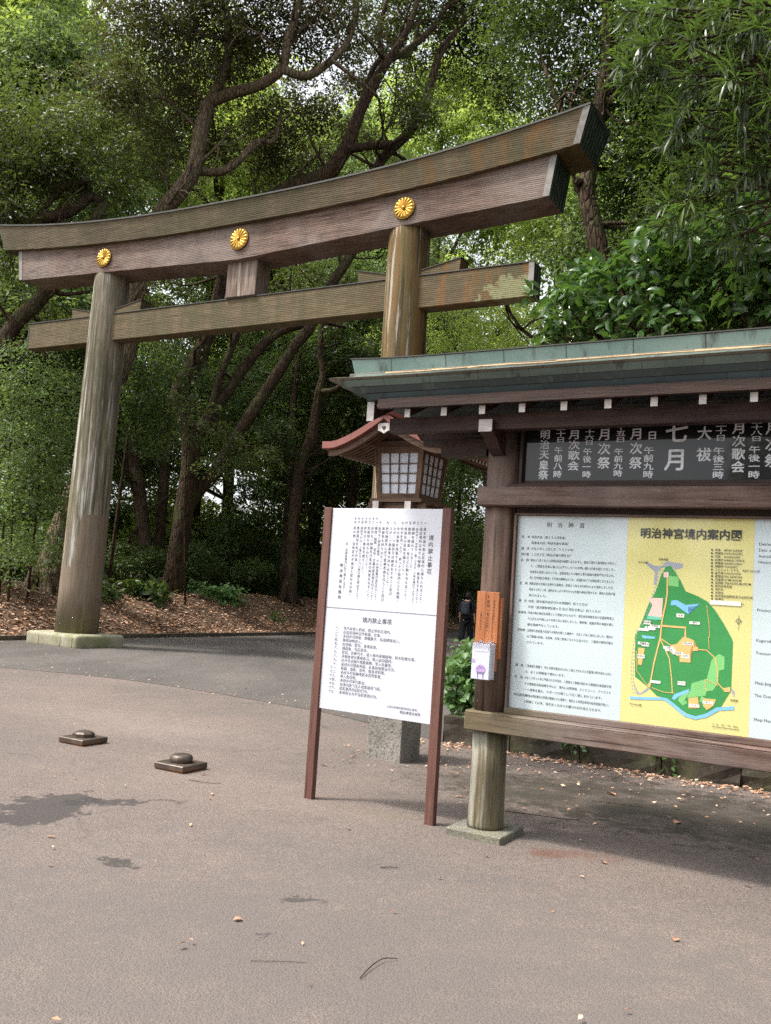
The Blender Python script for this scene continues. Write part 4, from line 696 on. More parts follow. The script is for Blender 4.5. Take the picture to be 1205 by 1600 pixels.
# map artwork: printed flat shapes, each layer a fraction of a millimetre proud
def poly(bm, pts, w):
    f = bm.faces.new([bm.verts.new((u, w, z)) for u, z in pts])
def ribbon(bm, pts, wid, w):
    P = np.array(pts); n = len(P); d = np.gradient(P, axis=0); d /= np.linalg.norm(d, axis=1)[:, None] + 1e-9
    nrm = np.column_stack([-d[:, 1], d[:, 0]]) * wid / 2
    a = [bm.verts.new((*(P[i] + nrm[i])[:1], w, (P[i] + nrm[i])[1])) for i in range(n)]; b = [bm.verts.new((*(P[i] - nrm[i])[:1], w, (P[i] - nrm[i])[1])) for i in range(n)]
    for i in range(n - 1): bm.faces.new((a[i], b[i], b[i + 1], a[i + 1]))
def layer(nm, mat, w, polys=(), ribs=(), each=True):
    if each:
        for i, p in enumerate(polys): layer(nm, mat, w - .00004 * i, [p], (), False)
        for i, p in enumerate(ribs): layer('map_road', mat, w - .0002 - .00003 * i, (), [p], False)
        return
    bm = nb()
    for p in polys: poly(bm, p, w)
    for p, wd in ribs: ribbon(bm, p, wd, w)
    bmesh.ops.triangulate(bm, faces=[f for f in bm.faces if len(f.verts) > 4])
    return obj(nm, bm, mat, mp)
e = .0006
layer('map_station', I_GREY, PW - e, MAP['grey'])
layer('map_forest', I_GREEN, PW - 2 * e, [MAP['green']])
layer('map_garden', I_LGREEN, PW - 3 * e, MAP['light'] + [[(1.31, .995), (1.335, 1.0), (1.34, 1.02), (1.32, 1.03)]])
layer('map_pond', I_BLUE, PW - 3.5 * e, MAP['pond'] + [MAP['river']])
layer('map_court', I_TEAL, PW - 4 * e, MAP['teal'])
layer('map_building_area', I_PINK, PW - 4.5 * e, MAP['pink'])
layer('map_precinct', I_TAN, PW - 5 * e, MAP['tan'], MAP['roads'])
rl = np.array(MAP['rail']); seg = []
dd = np.r_[0, np.cumsum(np.linalg.norm(np.diff(rl, axis=0), axis=1))]
for s in np.arange(0, dd[-1], .022):
    a = np.array([np.interp(s, dd, rl[:, 0]), np.interp(s, dd, rl[:, 1])]); b = np.array([np.interp(s + .012, dd, rl[:, 0]), np.interp(s + .012, dd, rl[:, 1])])
    for o in (-.006, .006): seg.append(([(a[0] + o, a[1]), (b[0] + o, b[1])], .003))
layer('map_railway', I_GREY, PW - 2.5 * e, (), seg, False)
lab = []
for i, (u, z) in enumerate(MAP['labels']):
    w_, h_ = (.03, .008) if i % 3 else (.022, .011)
    lab.append([(u - w_, z - h_), (u + w_, z - h_), (u + w_, z + h_), (u - w_, z + h_)])
u, z = MAP['legend'][16]; lab.append([(u - .012, z - .013), (u + .158, z - .013), (u + .158, z + .013), (u - .012, z + .013)])
layer('map_label_plate', I_LABEL, PW - 6 * e, lab)
le = Letters(); w = PW - 7 * e; ms = MAP['misc']
tw = ms['title_r'][0] - ms['title_l'][0]
le.add('明治神宮境内案内図', ms['title'][0], ms['title'][1], tw / 9 * 1.0, w, 'CENTER', bold=.01, strike=2)
LG = [('本殿', 'MAIN SHRINE'), ('神楽殿', 'KAGURADEN'), ('客殿', 'KYAKUDEN'), ('社務所', 'SHRINE OFFICE'), ('参集殿', 'SANSHUDEN'), ('隔雲亭', 'TORINBO'), ('フォレスト テラス', 'REST HOUSE'), ('貴賓館', 'KAKUUNTEI'), ('菖蒲田', 'IRIS GARDEN'), ('武道場', 'GYMNASIUM'), ('宝物殿', 'TREASURE MUSEUM'), ('明治神宮会館', ''), ('清正井', ''), ('休憩所', ''), ('明治神宮国際神道文化研究所', ''), ('南神門', ''), ('明治神宮ミュージアム', '')]
for i, ((a, b), (u, z)) in enumerate(zip(LG, MAP['legend'])):
    le.add('●', u - .002, z, .014, w, 'CENTER'); le.add(a, u + .014, z, .016, w, bold=.006)
    if b: le.add(b, u + .014 + max(.052, .017 * len(a)), z, .0165, w, bold=.004)
for i, (u, z) in enumerate(MAP['labels']):
    le.add(('明治神宮', '駐車場', '休憩所', '北池', '東門', '西参道', '授与所', '社殿', '客殿', '本殿')[i % 10], u, z, .0125 if i % 3 else .014, w, 'CENTER', bold=.004)
for s, k in (('原宿駅', 'stn'), ('代々木公園', 'stn2'), ('参宮橋駅', 'stn3'), ('代々木駅', 'stn4')): le.add(s, ms[k][0], ms[k][1], .014, w, 'CENTER', bold=.006)
le.add('0   50   100   150   200m', ms['scale'][0], ms['scale'][1], .014, w, 'CENTER')
bm_ = None
le.done('lettering', I_BLACK, mp)
u, z = ms['scale']; layer('map_scale_bar', I_GREYTXT, PW - 6.5 * e, [[(u - .075, z - .016), (u + .075, z - .016), (u + .075, z - .013), (u - .075, z - .013)]])
u, z = ms['compass']; ring = [[(u + .014 * math.cos(a), z + .014 * math.sin(a)), (u + .014 * math.cos(a + .4), z + .014 * math.sin(a + .4)), (u + .011 * math.cos(a + .4), z + .011 * math.sin(a + .4)), (u + .011 * math.cos(a), z + .011 * math.sin(a))] for a in np.arange(0, 6.28, .4)]
layer('map_compass', I_GREYTXT, PW - 6.2 * e, each=False, polys=ring + [[(u - .001, z - .05), (u + .001, z - .05), (u + .001, z + .034), (u - .001, z + .034)], [(u - .02, z - .001), (u + .02, z - .001), (u + .02, z + .001), (u - .02, z + .001)]])
# black lettered panel
bm = nb(); box(bm, .153, UR - .153, PW, 0, 2.2935, 2.74); bp = obj('black_panel', bm, M_BLACKP, bd)
bm = nb()
for a, b, c_, d_ in ((.135, .1525, 2.27, 2.74), (UR - .1525, UR - .135, 2.27, 2.74)): box(bm, a, b, -.075, 0, c_, d_)
box(bm, .1525, UR - .1525, -.05, 0, 2.2685, 2.293)
obj('panel_frame', bm, W_DARK, bp)
le = Letters()
for (u, z, s, pitch, tx, wd) in BK: le.col(tx, u, z, s * 1.08, pitch, PW - .0015, wd * .95, .006, 2)
le.done('lettering', I_WHITE, bp)
# eaves: bracket arms, eave beam, rafters, copper roof
for u in (0, UR):
    s = 1 if u else -1
    bm = nb(); prism(bm, [(-.345, 2.645), (.35, 2.645), (.35, 2.565), (.3, 2.555), (.22, 2.5), (.1, 2.45), (-.12, 2.45), (-.2, 2.485), (-.27, 2.545), (-.345, 2.57)], 'x', u - .045, u + .045)
    b = obj('bracket_arm', bm, W_BROWN, bd)
    bm = nb(); box(bm, u - .046, u + .046, -.352, -.346, 2.569, 2.647); obj('bracket_tip', bm, M_WHITEEND, b)
pieces('tie_beam_end', [(-.45, -.1125, -.06, .06, 2.46, 2.575), (UR + .1125, UR + .45, -.06, .06, 2.46, 2.575)], W_BROWN, bd)
bm = nb(); box(bm, -.735, UR + .735, -.3, -.21, 2.646, 2.69); box(bm, -.735, -.046, -.3, -.21, 2.592, 2.6455); box(bm, .046, UR - .046, -.3, -.21, 2.592, 2.6455); box(bm, UR + .046, UR + .735, -.3, -.21, 2.592, 2.6455); obj('eave_beam', bm, W_BROWN, bd)
bm = nb(); box(bm, -.735, UR + .735, .21, .3, 2.592, 2.69); obj('eave_beam', bm, W_BROWN, bd)
rs = np.random.RandomState(2)
for i in range(14):
    u = -.535 + .2685 * i
    bm = nb(); prism(bm, [(-.415, 2.672), (-.415, 2.72), (0, 2.915), (.415, 2.72), (.415, 2.672), (0, 2.86)], 'x', u - .018, u + .018); b = obj('rafter', bm, W_BROWN, bd)
    pieces('rafter_tip', [(u - .02, u + .02, y, y + .006, 2.668, 2.7215) for y in (-.422, .416)], M_WHITEEND, b)
UA, UB = -.80, UR + .80
bm = nb(); prism(bm, [(-.46, 2.738), (-.46, 2.76), (0, 2.97), (.46, 2.76), (.46, 2.738), (0, 2.93)], 'x', UA + .05, UB - .05); obj('soffit_boards', bm, W_DARK, bd)
for y0, y1 in ((-.465, -.425), (.425, .465)):
    bm = nb(); box(bm, UA + .06, UB - .06, y0, y1, 2.726, 2.79); obj('eave_fascia', bm, W_BROWN, bd)
for u, sgn in ((-.855, 1), (UR + .855, -1)):
    bm = nb(); a, b = sorted((u, u + .05 * sgn)); prism(bm, [(-.40, 2.66), (-.40, 2.785), (0, 2.98), (.40, 2.785), (.40, 2.66), (0, 2.85)], 'x', a, b); g_ = obj('bargeboard', bm, W_BROWN, bd)
    pieces('bargeboard_tip', [(a - .002, b + .002, y, y + .006, 2.657, 2.788) for y in (-.407, .401)], M_WHITEEND, g_)
def course(nm, ua, lift, y, z0, z1, mat, slope=.02):
    """one copper course of the eave, ends swept out and up a little"""
    bm = nb(); rings = []; n = 30
    for i in range(n + 1):
        k = i / n; u = ua + (UR - 2 * ua) * k; up = lift * (abs(k - .5) * 2) ** 6
        rings.append([(u, -y + slope, z0 + up), (u, -y, z1 + up), (u, -y + .22, z1 + .1 + up), (u, y - .22, z1 + .1 + up), (u, y, z1 + up), (u, y - slope, z0 + up)])
    loft(bm, rings); return obj(nm, bm, mat, bd)
course('eave_course', -.84, .0, .468, 2.791, 2.829, M_EAVE2)
course('eave_course', -.93, .004, .492, 2.831, 2.869, M_EAVE)
course('eave_course', -1.02, .008, .514, 2.871, 2.909, M_EAVE3)
bm = nb(); rings = []
for i in range(41):
    k = i / 40; u = -1.11 + (UR + 2.22) * k; up = .014 * (abs(k - .5) * 2) ** 6
    r = [(u, -.505, 2.911 + up), (u, -.525, 2.928 + up), (u, -.4, 2.962 + up), (u, -.25, 3.01), (u, -.115, 3.062)]
    rings.append(r + [(a, -b, c_) for a, b, c_ in r[::-1]])
loft(bm, rings); obj('roof', bm, M_PATINA2, bd)
bm = nb(); box(bm, -1.2, UR + 1.2, -.13, .13, 3.02, 3.072, .006); obj('ridge_base', bm, M_PATINA2, bd)
bm = nb(); rings = []
for i in range(41):
    k = i / 40; up = .02 * (abs(k - .5) * 2) ** 8; ub = -1.17 + (UR + 2.34) * k; ut = -1.19 + (UR + 2.38) * k
    rings.append([(ub, -.1, 3.073), (ut, -.125, 3.158 + up), (ut, 0, 3.168 + up), (ut, .125, 3.158 + up), (ub, .1, 3.073)])
loft(bm, rings); rd = obj('ridge', bm, M_PATINA, bd)
bm = nb(); rings = []
for i in range(41):
    k = i / 40; up = .02 * (abs(k - .5) * 2) ** 8; ut = -1.2 + (UR + 2.4) * k
    rings.append([(ut, -.134, 3.1605 + up), (ut, -.134, 3.168 + up), (ut, .134, 3.168 + up), (ut, .134, 3.1605 + up)])
loft(bm, rings); obj('ridge_capping', bm, M_CAPSTRIP, rd)
def bworld(u, w, z): 
    v = bd.matrix_basis @ Vector((u, w, z)); return v
# plaque and leaflet box hung on the left post
A0 = bd.rotation_euler[2]
bpos = lambda u, w, z: tuple(Matrix.Translation(bd.location) @ Matrix.Rotation(A0, 4, 'Z') @ Vector((u, w, z)))
pq = thing('wooden_plaque', 'narrow orange wooden plaque with brushed writing on the left board post', 'plaque', bpos(.003, -.15, 1.05), A0)
bm = nb(); box(bm, -.077, .077, -.012, .006, 0, .505, .002); pb = obj('plaque_board', bm, W_ORANGE, pq)
bm = nb(); box(bm, -.06, .094, .0065, .034, .08, .47, .002); obj('backing_board', bm, W_ORANGE, pq)
bm = nb(); lathe(bm, [(.0045, -.0125), (.0045, -.0128)], 12)
for v in bm.verts: v.co = Vector((v.co.x + .002, v.co.z - .0005, v.co.y * 2 + .474))
obj('nail_hole', bm, I_BLACK, pb)
le = Letters(); le.col('明治神宮社報誌', .044, .445, .013, .0185, -.0135, 1, .01); le.col('月刊「まごころ」', .004, .44, .022, .026, -.0135, 1, .012); le.col('ご自由にお持ち下さい', -.042, .375, .0115, .0125, -.0135, 1, .006)
le.done('lettering', I_BLACK, pb)
lb = thing('leaflet_box', 'white acrylic leaflet box with hinged clear lid and purple tree print', 'leaflet box', bpos(.012, -.163, 1.0), A0)
bm = nb(); box(bm, -.062, .062, -.085, 0, 0, .225, .003); bb = obj('box_body', bm, M_ACRYL, lb)
bm = nb(); box(bm, -.078, .07, -.1, 0, .2265, .2305); ld = obj('lid', bm, M_CLEAR, lb)
pieces('hinge', [(-.05, -.02, -.03, -.002, .231, .243), (.02, .05, -.03, -.002, .231, .243)], M_CLEAR, ld)
bm = nb(); box(bm, -.045, .048, -.0865, -.0855, .176, .2); obj('label_strip', bm, M_PANEL, bb)
le = Letters(); W = -.0868
bm = nb(); bm.faces.new([bm.verts.new((.004 + .034 * math.cos(a) * (1 if math.sin(a) > 0 else .95), W, .058 + (.036 if math.sin(a) > 0 else .012) * math.sin(a))) for a in np.arange(0, 6.28, .3)])
obj('tree_print', bm, I_LILAC, bb); bm = nb(); bm.faces.new([bm.verts.new((-.05 + .012 * math.cos(a), W, .115 + .012 * math.sin(a))) for a in np.arange(0, 6.28, .4)]); obj('round_print', bm, I_LILAC, bb)
bm = nb(); W -= .0006
for a, b, c_, d_ in ((-.026, .032, .044, .048), (-.022, .028, .036, .039), (-.017, -.013, .008, .044), (.019, .023, .008, .044)): box(bm, a, b, W, W + .0003, c_, d_)
for i in range(60):
    a = rs.uniform(0, math.pi); q = rs.uniform(.1, 1) ** .5; x, z = .004 + .031 * q * math.cos(a), .06 + .031 * q * math.sin(a); s = .0016
    bm.faces.new([bm.verts.new(p) for p in ((x - s, W, z), (x, W, z - s), (x + s, W, z), (x, W, z + s))])
obj('gate_print', bm, I_PURPLE, bb)
# ------------------------------------------------------------- vegetation
def unit(a): return a / (np.linalg.norm(a, axis=-1, keepdims=True) + 1e-9)
def leaf_mesh(name, P, A, N, Ln, Wd, rnd, fold=.18, shape='diamond'):
    """P base points, A axis, N normal (n,3); folded leaves as two triangles each (or a bent 4-quad strap)"""
    n = len(P); A = unit(A); S = unit(np.cross(A, N)); N = np.cross(S, A)
    Ln = np.broadcast_to(Ln, n)[:, None]; Wd = np.broadcast_to(Wd, n)[:, None]
    if shape == 'diamond':
        mid = P + A * Ln * .45
        V = np.stack([P, mid + S * Wd / 2 + N * Wd * fold, P + A * Ln - N * Ln * .08, mid - S * Wd / 2 + N * Wd * fold], 1)
        F = np.array([[0, 1, 2], [0, 2, 3]]); k = 4
    elif shape == 'broad':
        m1 = P + A * Ln * .3; m2 = P + A * Ln * .7 - N * Ln * .03; tip = P + A * Ln - N * Ln * .16
        V = np.stack([P, m1 + S * Wd / 2 + N * Wd * fold, m2 + S * Wd * .4 + N * Wd * fold * .8, tip, m2 - S * Wd * .4 + N * Wd * fold * .8, m1 - S * Wd / 2 + N * Wd * fold, m1, m2], 1)
        F = np.array([[0, 1, 6], [1, 2, 7], [1, 7, 6], [2, 3, 7], [0, 6, 5], [6, 7, 4], [6, 4, 5], [7, 3, 4]]); k = 8
    else:
        m1 = P + A * Ln * .35; m2 = P + A * Ln * .7 - N * Ln * .06; tip = P + A * Ln - N * Ln * .2
        V = np.stack([P, m1 + S * Wd / 2, m2 + S * Wd * .45, tip, m2 - S * Wd * .45, m1 - S * Wd / 2], 1)
        F = np.array([[0, 1, 5], [1, 2, 4], [1, 4, 5], [2, 3, 4]]); k = 6
    nf = len(F); V = V.reshape(-1, 3); I = (F[None] + (np.arange(n) * k)[:, None, None]).reshape(-1)
    me = bpy.data.meshes.new(name); me.vertices.add(len(V)); me.vertices.foreach_set('co', V.astype(np.float32).ravel())
    me.loops.add(len(I)); me.loops.foreach_set('vertex_index', I.astype(np.int32))
    me.polygons.add(n * nf); me.polygons.foreach_set('loop_start', np.arange(0, n * nf * 3, 3, dtype=np.int32))
    me.polygons.foreach_set('loop_total', np.full(n * nf, 3, np.int32))
    at = me.attributes.new('rnd', 'FLOAT', 'FACE'); at.data.foreach_set('value', np.repeat(rnd, nf).astype(np.float32))
    me.update(calc_edges=True); return me
def sprays(rs, blobs, per=26, size=.4, leaf=(.1, .045), dens=14., flat=.65, shell=.45):
    """leaves gathered in flattish sprays spread through each blob; blobs = (x,y,z,r,density)"""
    Ps, As, Ns, Rn = [], [], [], []
    for b in blobs:
        x, y, z, r, dn = b[:5]; sq = b[5] if len(b) > 5 else .85
        n = max(3, int(dens * dn * r * r * 4))
        d = unit(rs.normal(size=(n, 3))); q = rs.uniform(shell, 1.05, n) ** .7 * r * (1 + .18 * rs.normal(size=n))
        c = np.array([x, y, z]) + d * q[:, None] * np.array([1, 1, sq])
        nn = unit(d * .45 + np.array([0, 0, 1.1]) + rs.normal(size=(n, 3)) * .38)
        t1 = unit(np.cross(nn, rs.normal(size=(n, 3)))); t2 = np.cross(nn, t1)
        sr = rs.uniform(0, 1, n)
        a = rs.uniform(0, 2 * math.pi, (n, per)); qq = size * np.sqrt(rs.uniform(.02, 1, (n, per))) * rs.uniform(.6, 1.25, n)[:, None]
        off = t1[:, None] * (qq * np.cos(a))[..., None] + t2[:, None] * (qq * np.sin(a) * flat)[..., None]
        p = c[:, None] + off + nn[:, None] * (rs.normal(size=(n, per)) * .07 - .25 * qq ** 2 / size)[..., None]
        ax = unit(off) + rs.normal(size=off.shape) * .55 - np.array([0, 0, .25])
        nr = nn[:, None] + rs.normal(size=off.shape) * .45
        Ps.append(p.reshape(-1, 3)); As.append(ax.reshape(-1, 3)); Ns.append(nr.reshape(-1, 3))
        Rn.append((.55 * sr[:, None] + .45 * rs.uniform(0, 1, (n, per))).ravel())
    P, A, N, Rr = map(np.concatenate, (Ps, As, Ns, Rn)); n = len(P); k = rs.uniform(.7, 1.3, n)
    return P, A, N, leaf[0] * k, leaf[1] * k, Rr
def branches_to(bm, rs, limbs, blobs, r0=.05, every=1):
    """thin boughs from the nearest limb point out into each leaf mass"""
    pts = np.array([p[:3] for l in limbs for p in l[len(l) // 3:]]); rad = np.array([p[3] for l in limbs for p in l[len(l) // 3:]])
    for b in blobs[::every]:
        c = np.array(b[:3]); i = np.argmin(np.linalg.norm(pts - c, axis=1)); p = pts[i]; D = np.linalg.norm(c - p)
        if D > 9: continue
        r = min(rad[i] * .5, r0 * (1 + .25 * D))
        m = (p + c) / 2 + rs.normal(size=3) * .14 * D + np.array([0, 0, .08 * D])
        tube(bm, [p, (p * 2 + m) / 3, m, (m + c) / 2 + rs.normal(size=3) * .06 * D, c], [r, r * .85, r * .65, r * .45, r * .2], 6)
        for k in range(3):
            e_ = c + unit(rs.normal(size=3)) * b[3] * .8; s_ = m + (c - m) * rs.uniform(.2, .9)
            tube(bm, [s_, (s_ + e_) / 2 + rs.normal(size=3) * .08 * b[3], e_], [r * .35, r * .25, r * .1], 5, sub=2)
def ramify(bm, rs, limbs, scale=1.):
    """side boughs and crooked twigs along every limb"""
    for l in limbs:
        P = np.array([p[:3] for p in l]); rr = np.array([p[3] for p in l]); seg = np.r_[0, np.cumsum(np.linalg.norm(np.diff(P, axis=0), axis=1))]
        n = int(seg[-1] / 1.3 * scale)
        for _ in range(n):
            s_ = seg[-1] * rs.uniform(.3, 1); p0 = np.array([np.interp(s_, seg, P[:, i]) for i in range(3)]); r0 = np.interp(s_, seg, rr)
            if p0[2] < 2.5: continue
            d = unit(rs.normal(size=3) + np.array([0, 0, .35])); ln_ = rs.uniform(1.2, 3.4); pts = [p0]
            for k in range(5): d = unit(d + rs.normal(size=3) * .38 + np.array([0, 0, .1])); pts.append(pts[-1] + d * ln_ / 5)
            r = min(.055, r0 * .4); tube(bm, pts, [r, r * .85, r * .7, r * .55, r * .4, r * .2], 6, sub=2)
            for k in range(3):
                q = pts[rs.randint(1, 5)]; d2 = unit(rs.normal(size=3)); m_ = q + d2 * .4 + rs.normal(size=3) * .12
                tube(bm, [q, m_, m_ + unit(d2 + rs.normal(size=3) * .6) * .55], [r * .4, r * .28, r * .1], 5, sub=2)
def traced_tree(nm, label, key, blobs, leafmat, bark, seed, leaf, dens, group, per=52, size=.62, loc=None, cat='tree'):
    rs = np.random.RandomState(seed); limbs = LIMBS[key]
    o = np.array([limbs[0][0][0], limbs[0][0][1], 0.]) if loc is None else np.array(loc)
    tr = thing(nm, label, cat, tuple(o), 0, group)
    bm = nb()
    LL = [[(p[0] - o[0], p[1] - o[1], p[2] - o[2], p[3] * .86) for p in l] for l in limbs]
    BB = [(b[0] - o[0], b[1] - o[1], b[2] - o[2], b[3] * 1.3, b[4]) for b in blobs]
    for i, l in enumerate(LL): tube(bm, [p[:3] for p in l], [p[3] for p in l], 14 if i == 0 else 10, .05, 4, rs)
    for b in (LL[0][0],):   # root flare
        for k in range(5):
            a = k * 1.3 + rs.uniform(0, .6); r = b[3]
            tube(bm, [(b[0] + .35 * r * math.cos(a), b[1] + .35 * r * math.sin(a), b[2] + .9), (b[0] + .8 * r * math.cos(a), b[1] + .8 * r * math.sin(a), b[2] + .4), (b[0] + 1.9 * r * math.cos(a), b[1] + 1.9 * r * math.sin(a), b[2] + .05)], [r * .4, r * .38, r * .12], 7)
    branches_to(bm, rs, LL, BB, .035)
    ramify(bm, rs, LL)
    obj('trunk', bm, bark, tr, True)
    if BB:
        obj('crown', leaf_mesh('crown', *sprays(rs, BB, per, size, leaf, dens * .78, shell=.1)), leafmat, tr)
    return tr
G_OAK = 'old broadleaf trees of the shrine forest'
traced_tree('oak_tree', 'old forked oak with grey ridged bark rising behind the left lintel', 'A', BL['A'], LF_OAKB, BARK, 21, (.12, .056), 9.5, G_OAK)
traced_tree('oak_tree', 'tall dark oak whose two long limbs lean right behind the middle of the gate', 'B', BL['B'], LF_OAK, BARK_D, 22, (.12, .056), 9.5, G_OAK)
traced_tree('oak_tree', 'leaning oak at the left edge with low horizontal boughs under the lintel end', 'H', BL['H'], LF_OAK, BARK_D, 23, (.115, .052), 10.5, G_OAK)
traced_tree('forest_tree', 'short thick dark trunk beside the left pillar, left of its slimmer neighbour', 'C', BL['C'], LF_MID, BARK_D, 24, (.12, .055), 14, G_OAK)
traced_tree('forest_tree', 'slim straight trunk just left of the big forked oak', 'D', BL['D'], LF_MID, BARK_D, 25, (.12, .055), 14, G_OAK)
traced_tree('forest_tree', 'slender black crooked trunk left of the white sign', 'E', BL['E'], LF_DARK, BARK_D, 26, (.13, .055), 14, G_OAK)
traced_tree('evergreen_tree', 'dense dark evergreen standing behind the right lintel end', 'R', BL['R'], LF_DARK, BARK_D, 27, (.1, .045), 15, G_OAK)

def bush(nm, label, blobs, leafmat, seed, leaf, dens, group=None, per=24, size=.35, shape='diamond', base=None, cat='shrub', stem=.05, flat=.65):
    rs = np.random.RandomState(seed); B = np.array([b[:3] for b in blobs]); o = np.array(base if base is not None else (B[:, 0].mean(), B[:, 1].mean(), .9))
    t_ = thing(nm, label, cat, tuple(o), 0, group)
    BB = [(b[0] - o[0], b[1] - o[1], b[2] - o[2], b[3], b[4]) for b in blobs]
    bm = nb()
    for ib, b in enumerate(BB):
        if (cat == 'young tree' and ib > 0) or (nm == 'understorey_shrub' and ib > 2): continue
        c = np.array(b[:3]); g0 = np.array([rs.normal() * .12, rs.normal() * .12, -.1]); m = g0 * .5 + c * .5 + np.array([0, 0, .15 * abs(c[2])]) + rs.normal(size=3) * .1
        tube(bm, [g0, m, c], [stem, stem * .7, stem * .25], 6)
        for k in range(4):
            e_ = c + unit(rs.normal(size=3)) * b[3] * .9; tube(bm, [m * .3 + c * .7, (c + e_) / 2, e_], [stem * .3, stem * .2, stem * .08], 5, sub=2)
    obj('stems', bm, BARK_D, t_, True)
    P, A, N, Ln, Wd, rn = sprays(rs, BB, per, size, leaf, dens, flat)
    obj('foliage', leaf_mesh('foliage', P, A, N, Ln, Wd, rn, shape=shape), leafmat, t_)
    return t_
bush('camellia_tree', 'glossy broad-leaved evergreen above the board roof at right', BL['K'], LF_CAM, 31, (.175, .08), 25, per=14, size=.3, shape='broad', base=(5.0, 11.2, .9), stem=.06, cat='tree')
# long-leaved tree at upper right: whorls of strap leaves on drooping twigs
rs = np.random.RandomState(41)
st = thing('strap_leaved_tree', 'tree with long narrow strap leaves hanging at the upper right corner', 'tree', (5.4, 9.6, .9))
bm = nb(); W3 = np.array(ST) - np.array([5.4, 9.6, .9]); P, A, N, LN, WD_, RN = [], [], [], [], [], []
tube(bm, [(0, 0, -.2), (.05, .1, 1.5), (-.1, .05, 3.4), (-.3, -.1, 5.2), (-.5, -.2, 7)], [.16, .14, .12, .09, .05], 10, .04, 3, rs)
for w3 in W3:
    j = np.array([-.25 - .2 * rs.rand(), -.05, min(6.5, w3[2] + rs.uniform(-.6, .9))])
    m = (j + w3) / 2 + np.array([0, 0, .25]) + rs.normal(size=3) * .12
    tube(bm, [j, m, w3], [.022, .014, .007], 5, sub=4)
    hang = unit(w3 - m + np.array([0, 0, -.25]))
    n = rs.randint(18, 28); tone = rs.rand() ** 2.2
    for i in range(n):
        a = rs.uniform(0, 6.28); e1 = unit(np.cross(hang, [0.3, .2, 1])); e2 = np.cross(hang, e1)
        sp = rs.uniform(.35, 1.2); ax = hang * rs.uniform(.15, .9) + (e1 * math.cos(a) + e2 * math.sin(a)) * sp
        P.append(w3 - hang * rs.uniform(0, .16)); A.append(ax + [0, 0, -.15]); N.append(np.cross(ax, np.cross([0, 0, 1.], ax)) + rs.normal(size=3) * .3)
        LN.append(rs.uniform(.2, .33)); WD_.append(rs.uniform(.017, .025)); RN.append(min(1, .75 * tone + .3 * rs.rand()))
obj('trunk', bm, BARK_D, st, True)
obj('foliage', leaf_mesh('foliage', np.array(P), np.array(A), np.array(N), np.array(LN), np.array(WD_), np.array(RN), shape='strap'), LF_STRAP, st)

G_M = 'leafy young trees left of the gate'
for k, (ix, lab) in enumerate((((0, 3), 'leafy mid-green young tree at the left edge below the lintel end'), ((1, 4, 5), 'leafy mid-green young tree directly left of the left pillar'), ((2, 6, 7), 'low leafy young tree over the left foot of the bank'))):
    bush('young_tree', lab, [BL['M'][i] for i in ix], LF_MID, 50 + k, (.1, .045), 13, G_M, per=50, size=.6, cat='young tree', base=(BL['M'][ix[0]][0], BL['M'][ix[0]][1] + .4, .85), stem=.035)
bush('maple_tree', 'dark green layered young tree directly right of the left pillar', BL['N'][:5], LF_DARK, 54, (.1, .045), 12, None, per=56, size=.7, cat='young tree', base=(-7.6, 26.6, .9), stem=.06)
bush('maple_tree', 'small layered young tree in front of the big forked oak', BL['N'][5:], LF_MID, 55, (.09, .04), 7, None, per=56, size=.7, cat='young tree', base=(-5.6, 27.6, .9), stem=.03)
bush('young_tree', 'leafy tree beyond the gate, seen between the right pillar and the board roof', BL['W'][:6], LF_BRIGHT, 56, (.11, .05), 13, None, per=24, size=.4, cat='young tree', base=(4.2, 31.5, .9), stem=.1)
bush('young_tree', 'dense tree beyond the lantern, over the walking person', BL['W'][6:], LF_DARK, 57, (.11, .05), 22, None, per=24, size=.4, cat='young tree', base=(3.0, 36.5, .9), stem=.1)

# backdrop trees: three grown once, the rest copies of them
def grown_tree(seed, h, cr, leafmat, leaf, dens, first, nb_=54):
    rs = np.random.RandomState(seed); t_ = thing('woodland_tree', first[0], 'tree', first[1], first[2], 'backdrop trees of the wood')
    limbs = [[(0, 0, -.4, .34), (.1, .05, h * .2, .3), (rs.normal() * .3, rs.normal() * .3, h * .45, .24), (rs.normal() * .5, rs.normal() * .5, h * .7, .15), (rs.normal() * .6, rs.normal() * .6, h * .92, .05)]]
    for k in range(7):
        a = k * 2.4 + rs.uniform(-.4, .4); z = h * rs.uniform(.3, .7); r = cr * rs.uniform(.6, .9)
        limbs.append([(0.05, 0, z, .14), (r * .4 * math.cos(a), r * .4 * math.sin(a), z + h * .07, .11), (r * .75 * math.cos(a), r * .75 * math.sin(a), z + h * .1, .08), (r * math.cos(a + .2), r * math.sin(a + .2), z + h * .2, .03)])
    blobs = []
    for k in range(nb_):
        a = rs.uniform(0, 6.28); zf = rs.uniform(.22, 1.); rr = cr * (math.sin(math.pi * min(1, .18 + .8 * zf)) ** .7) * math.sqrt(rs.uniform(.15, 1))
        blobs.append((rr * math.cos(a), rr * math.sin(a), h * zf * .97, cr * rs.uniform(.28, .42), rs.uniform(.6, 1.1)))
    bm = nb()
    for i, l in enumerate(limbs): tube(bm, [p[:3] for p in l], [p[3] for p in l], 9, .05, 3, rs)
    branches_to(bm, rs, limbs, blobs, .04)
    obj('trunk', bm, BARK_D, t_, True)
    obj('crown', leaf_mesh('crown', *sprays(rs, blobs, 44, .95, leaf, dens * .58, shell=.2)), leafmat, t_)
    return t_
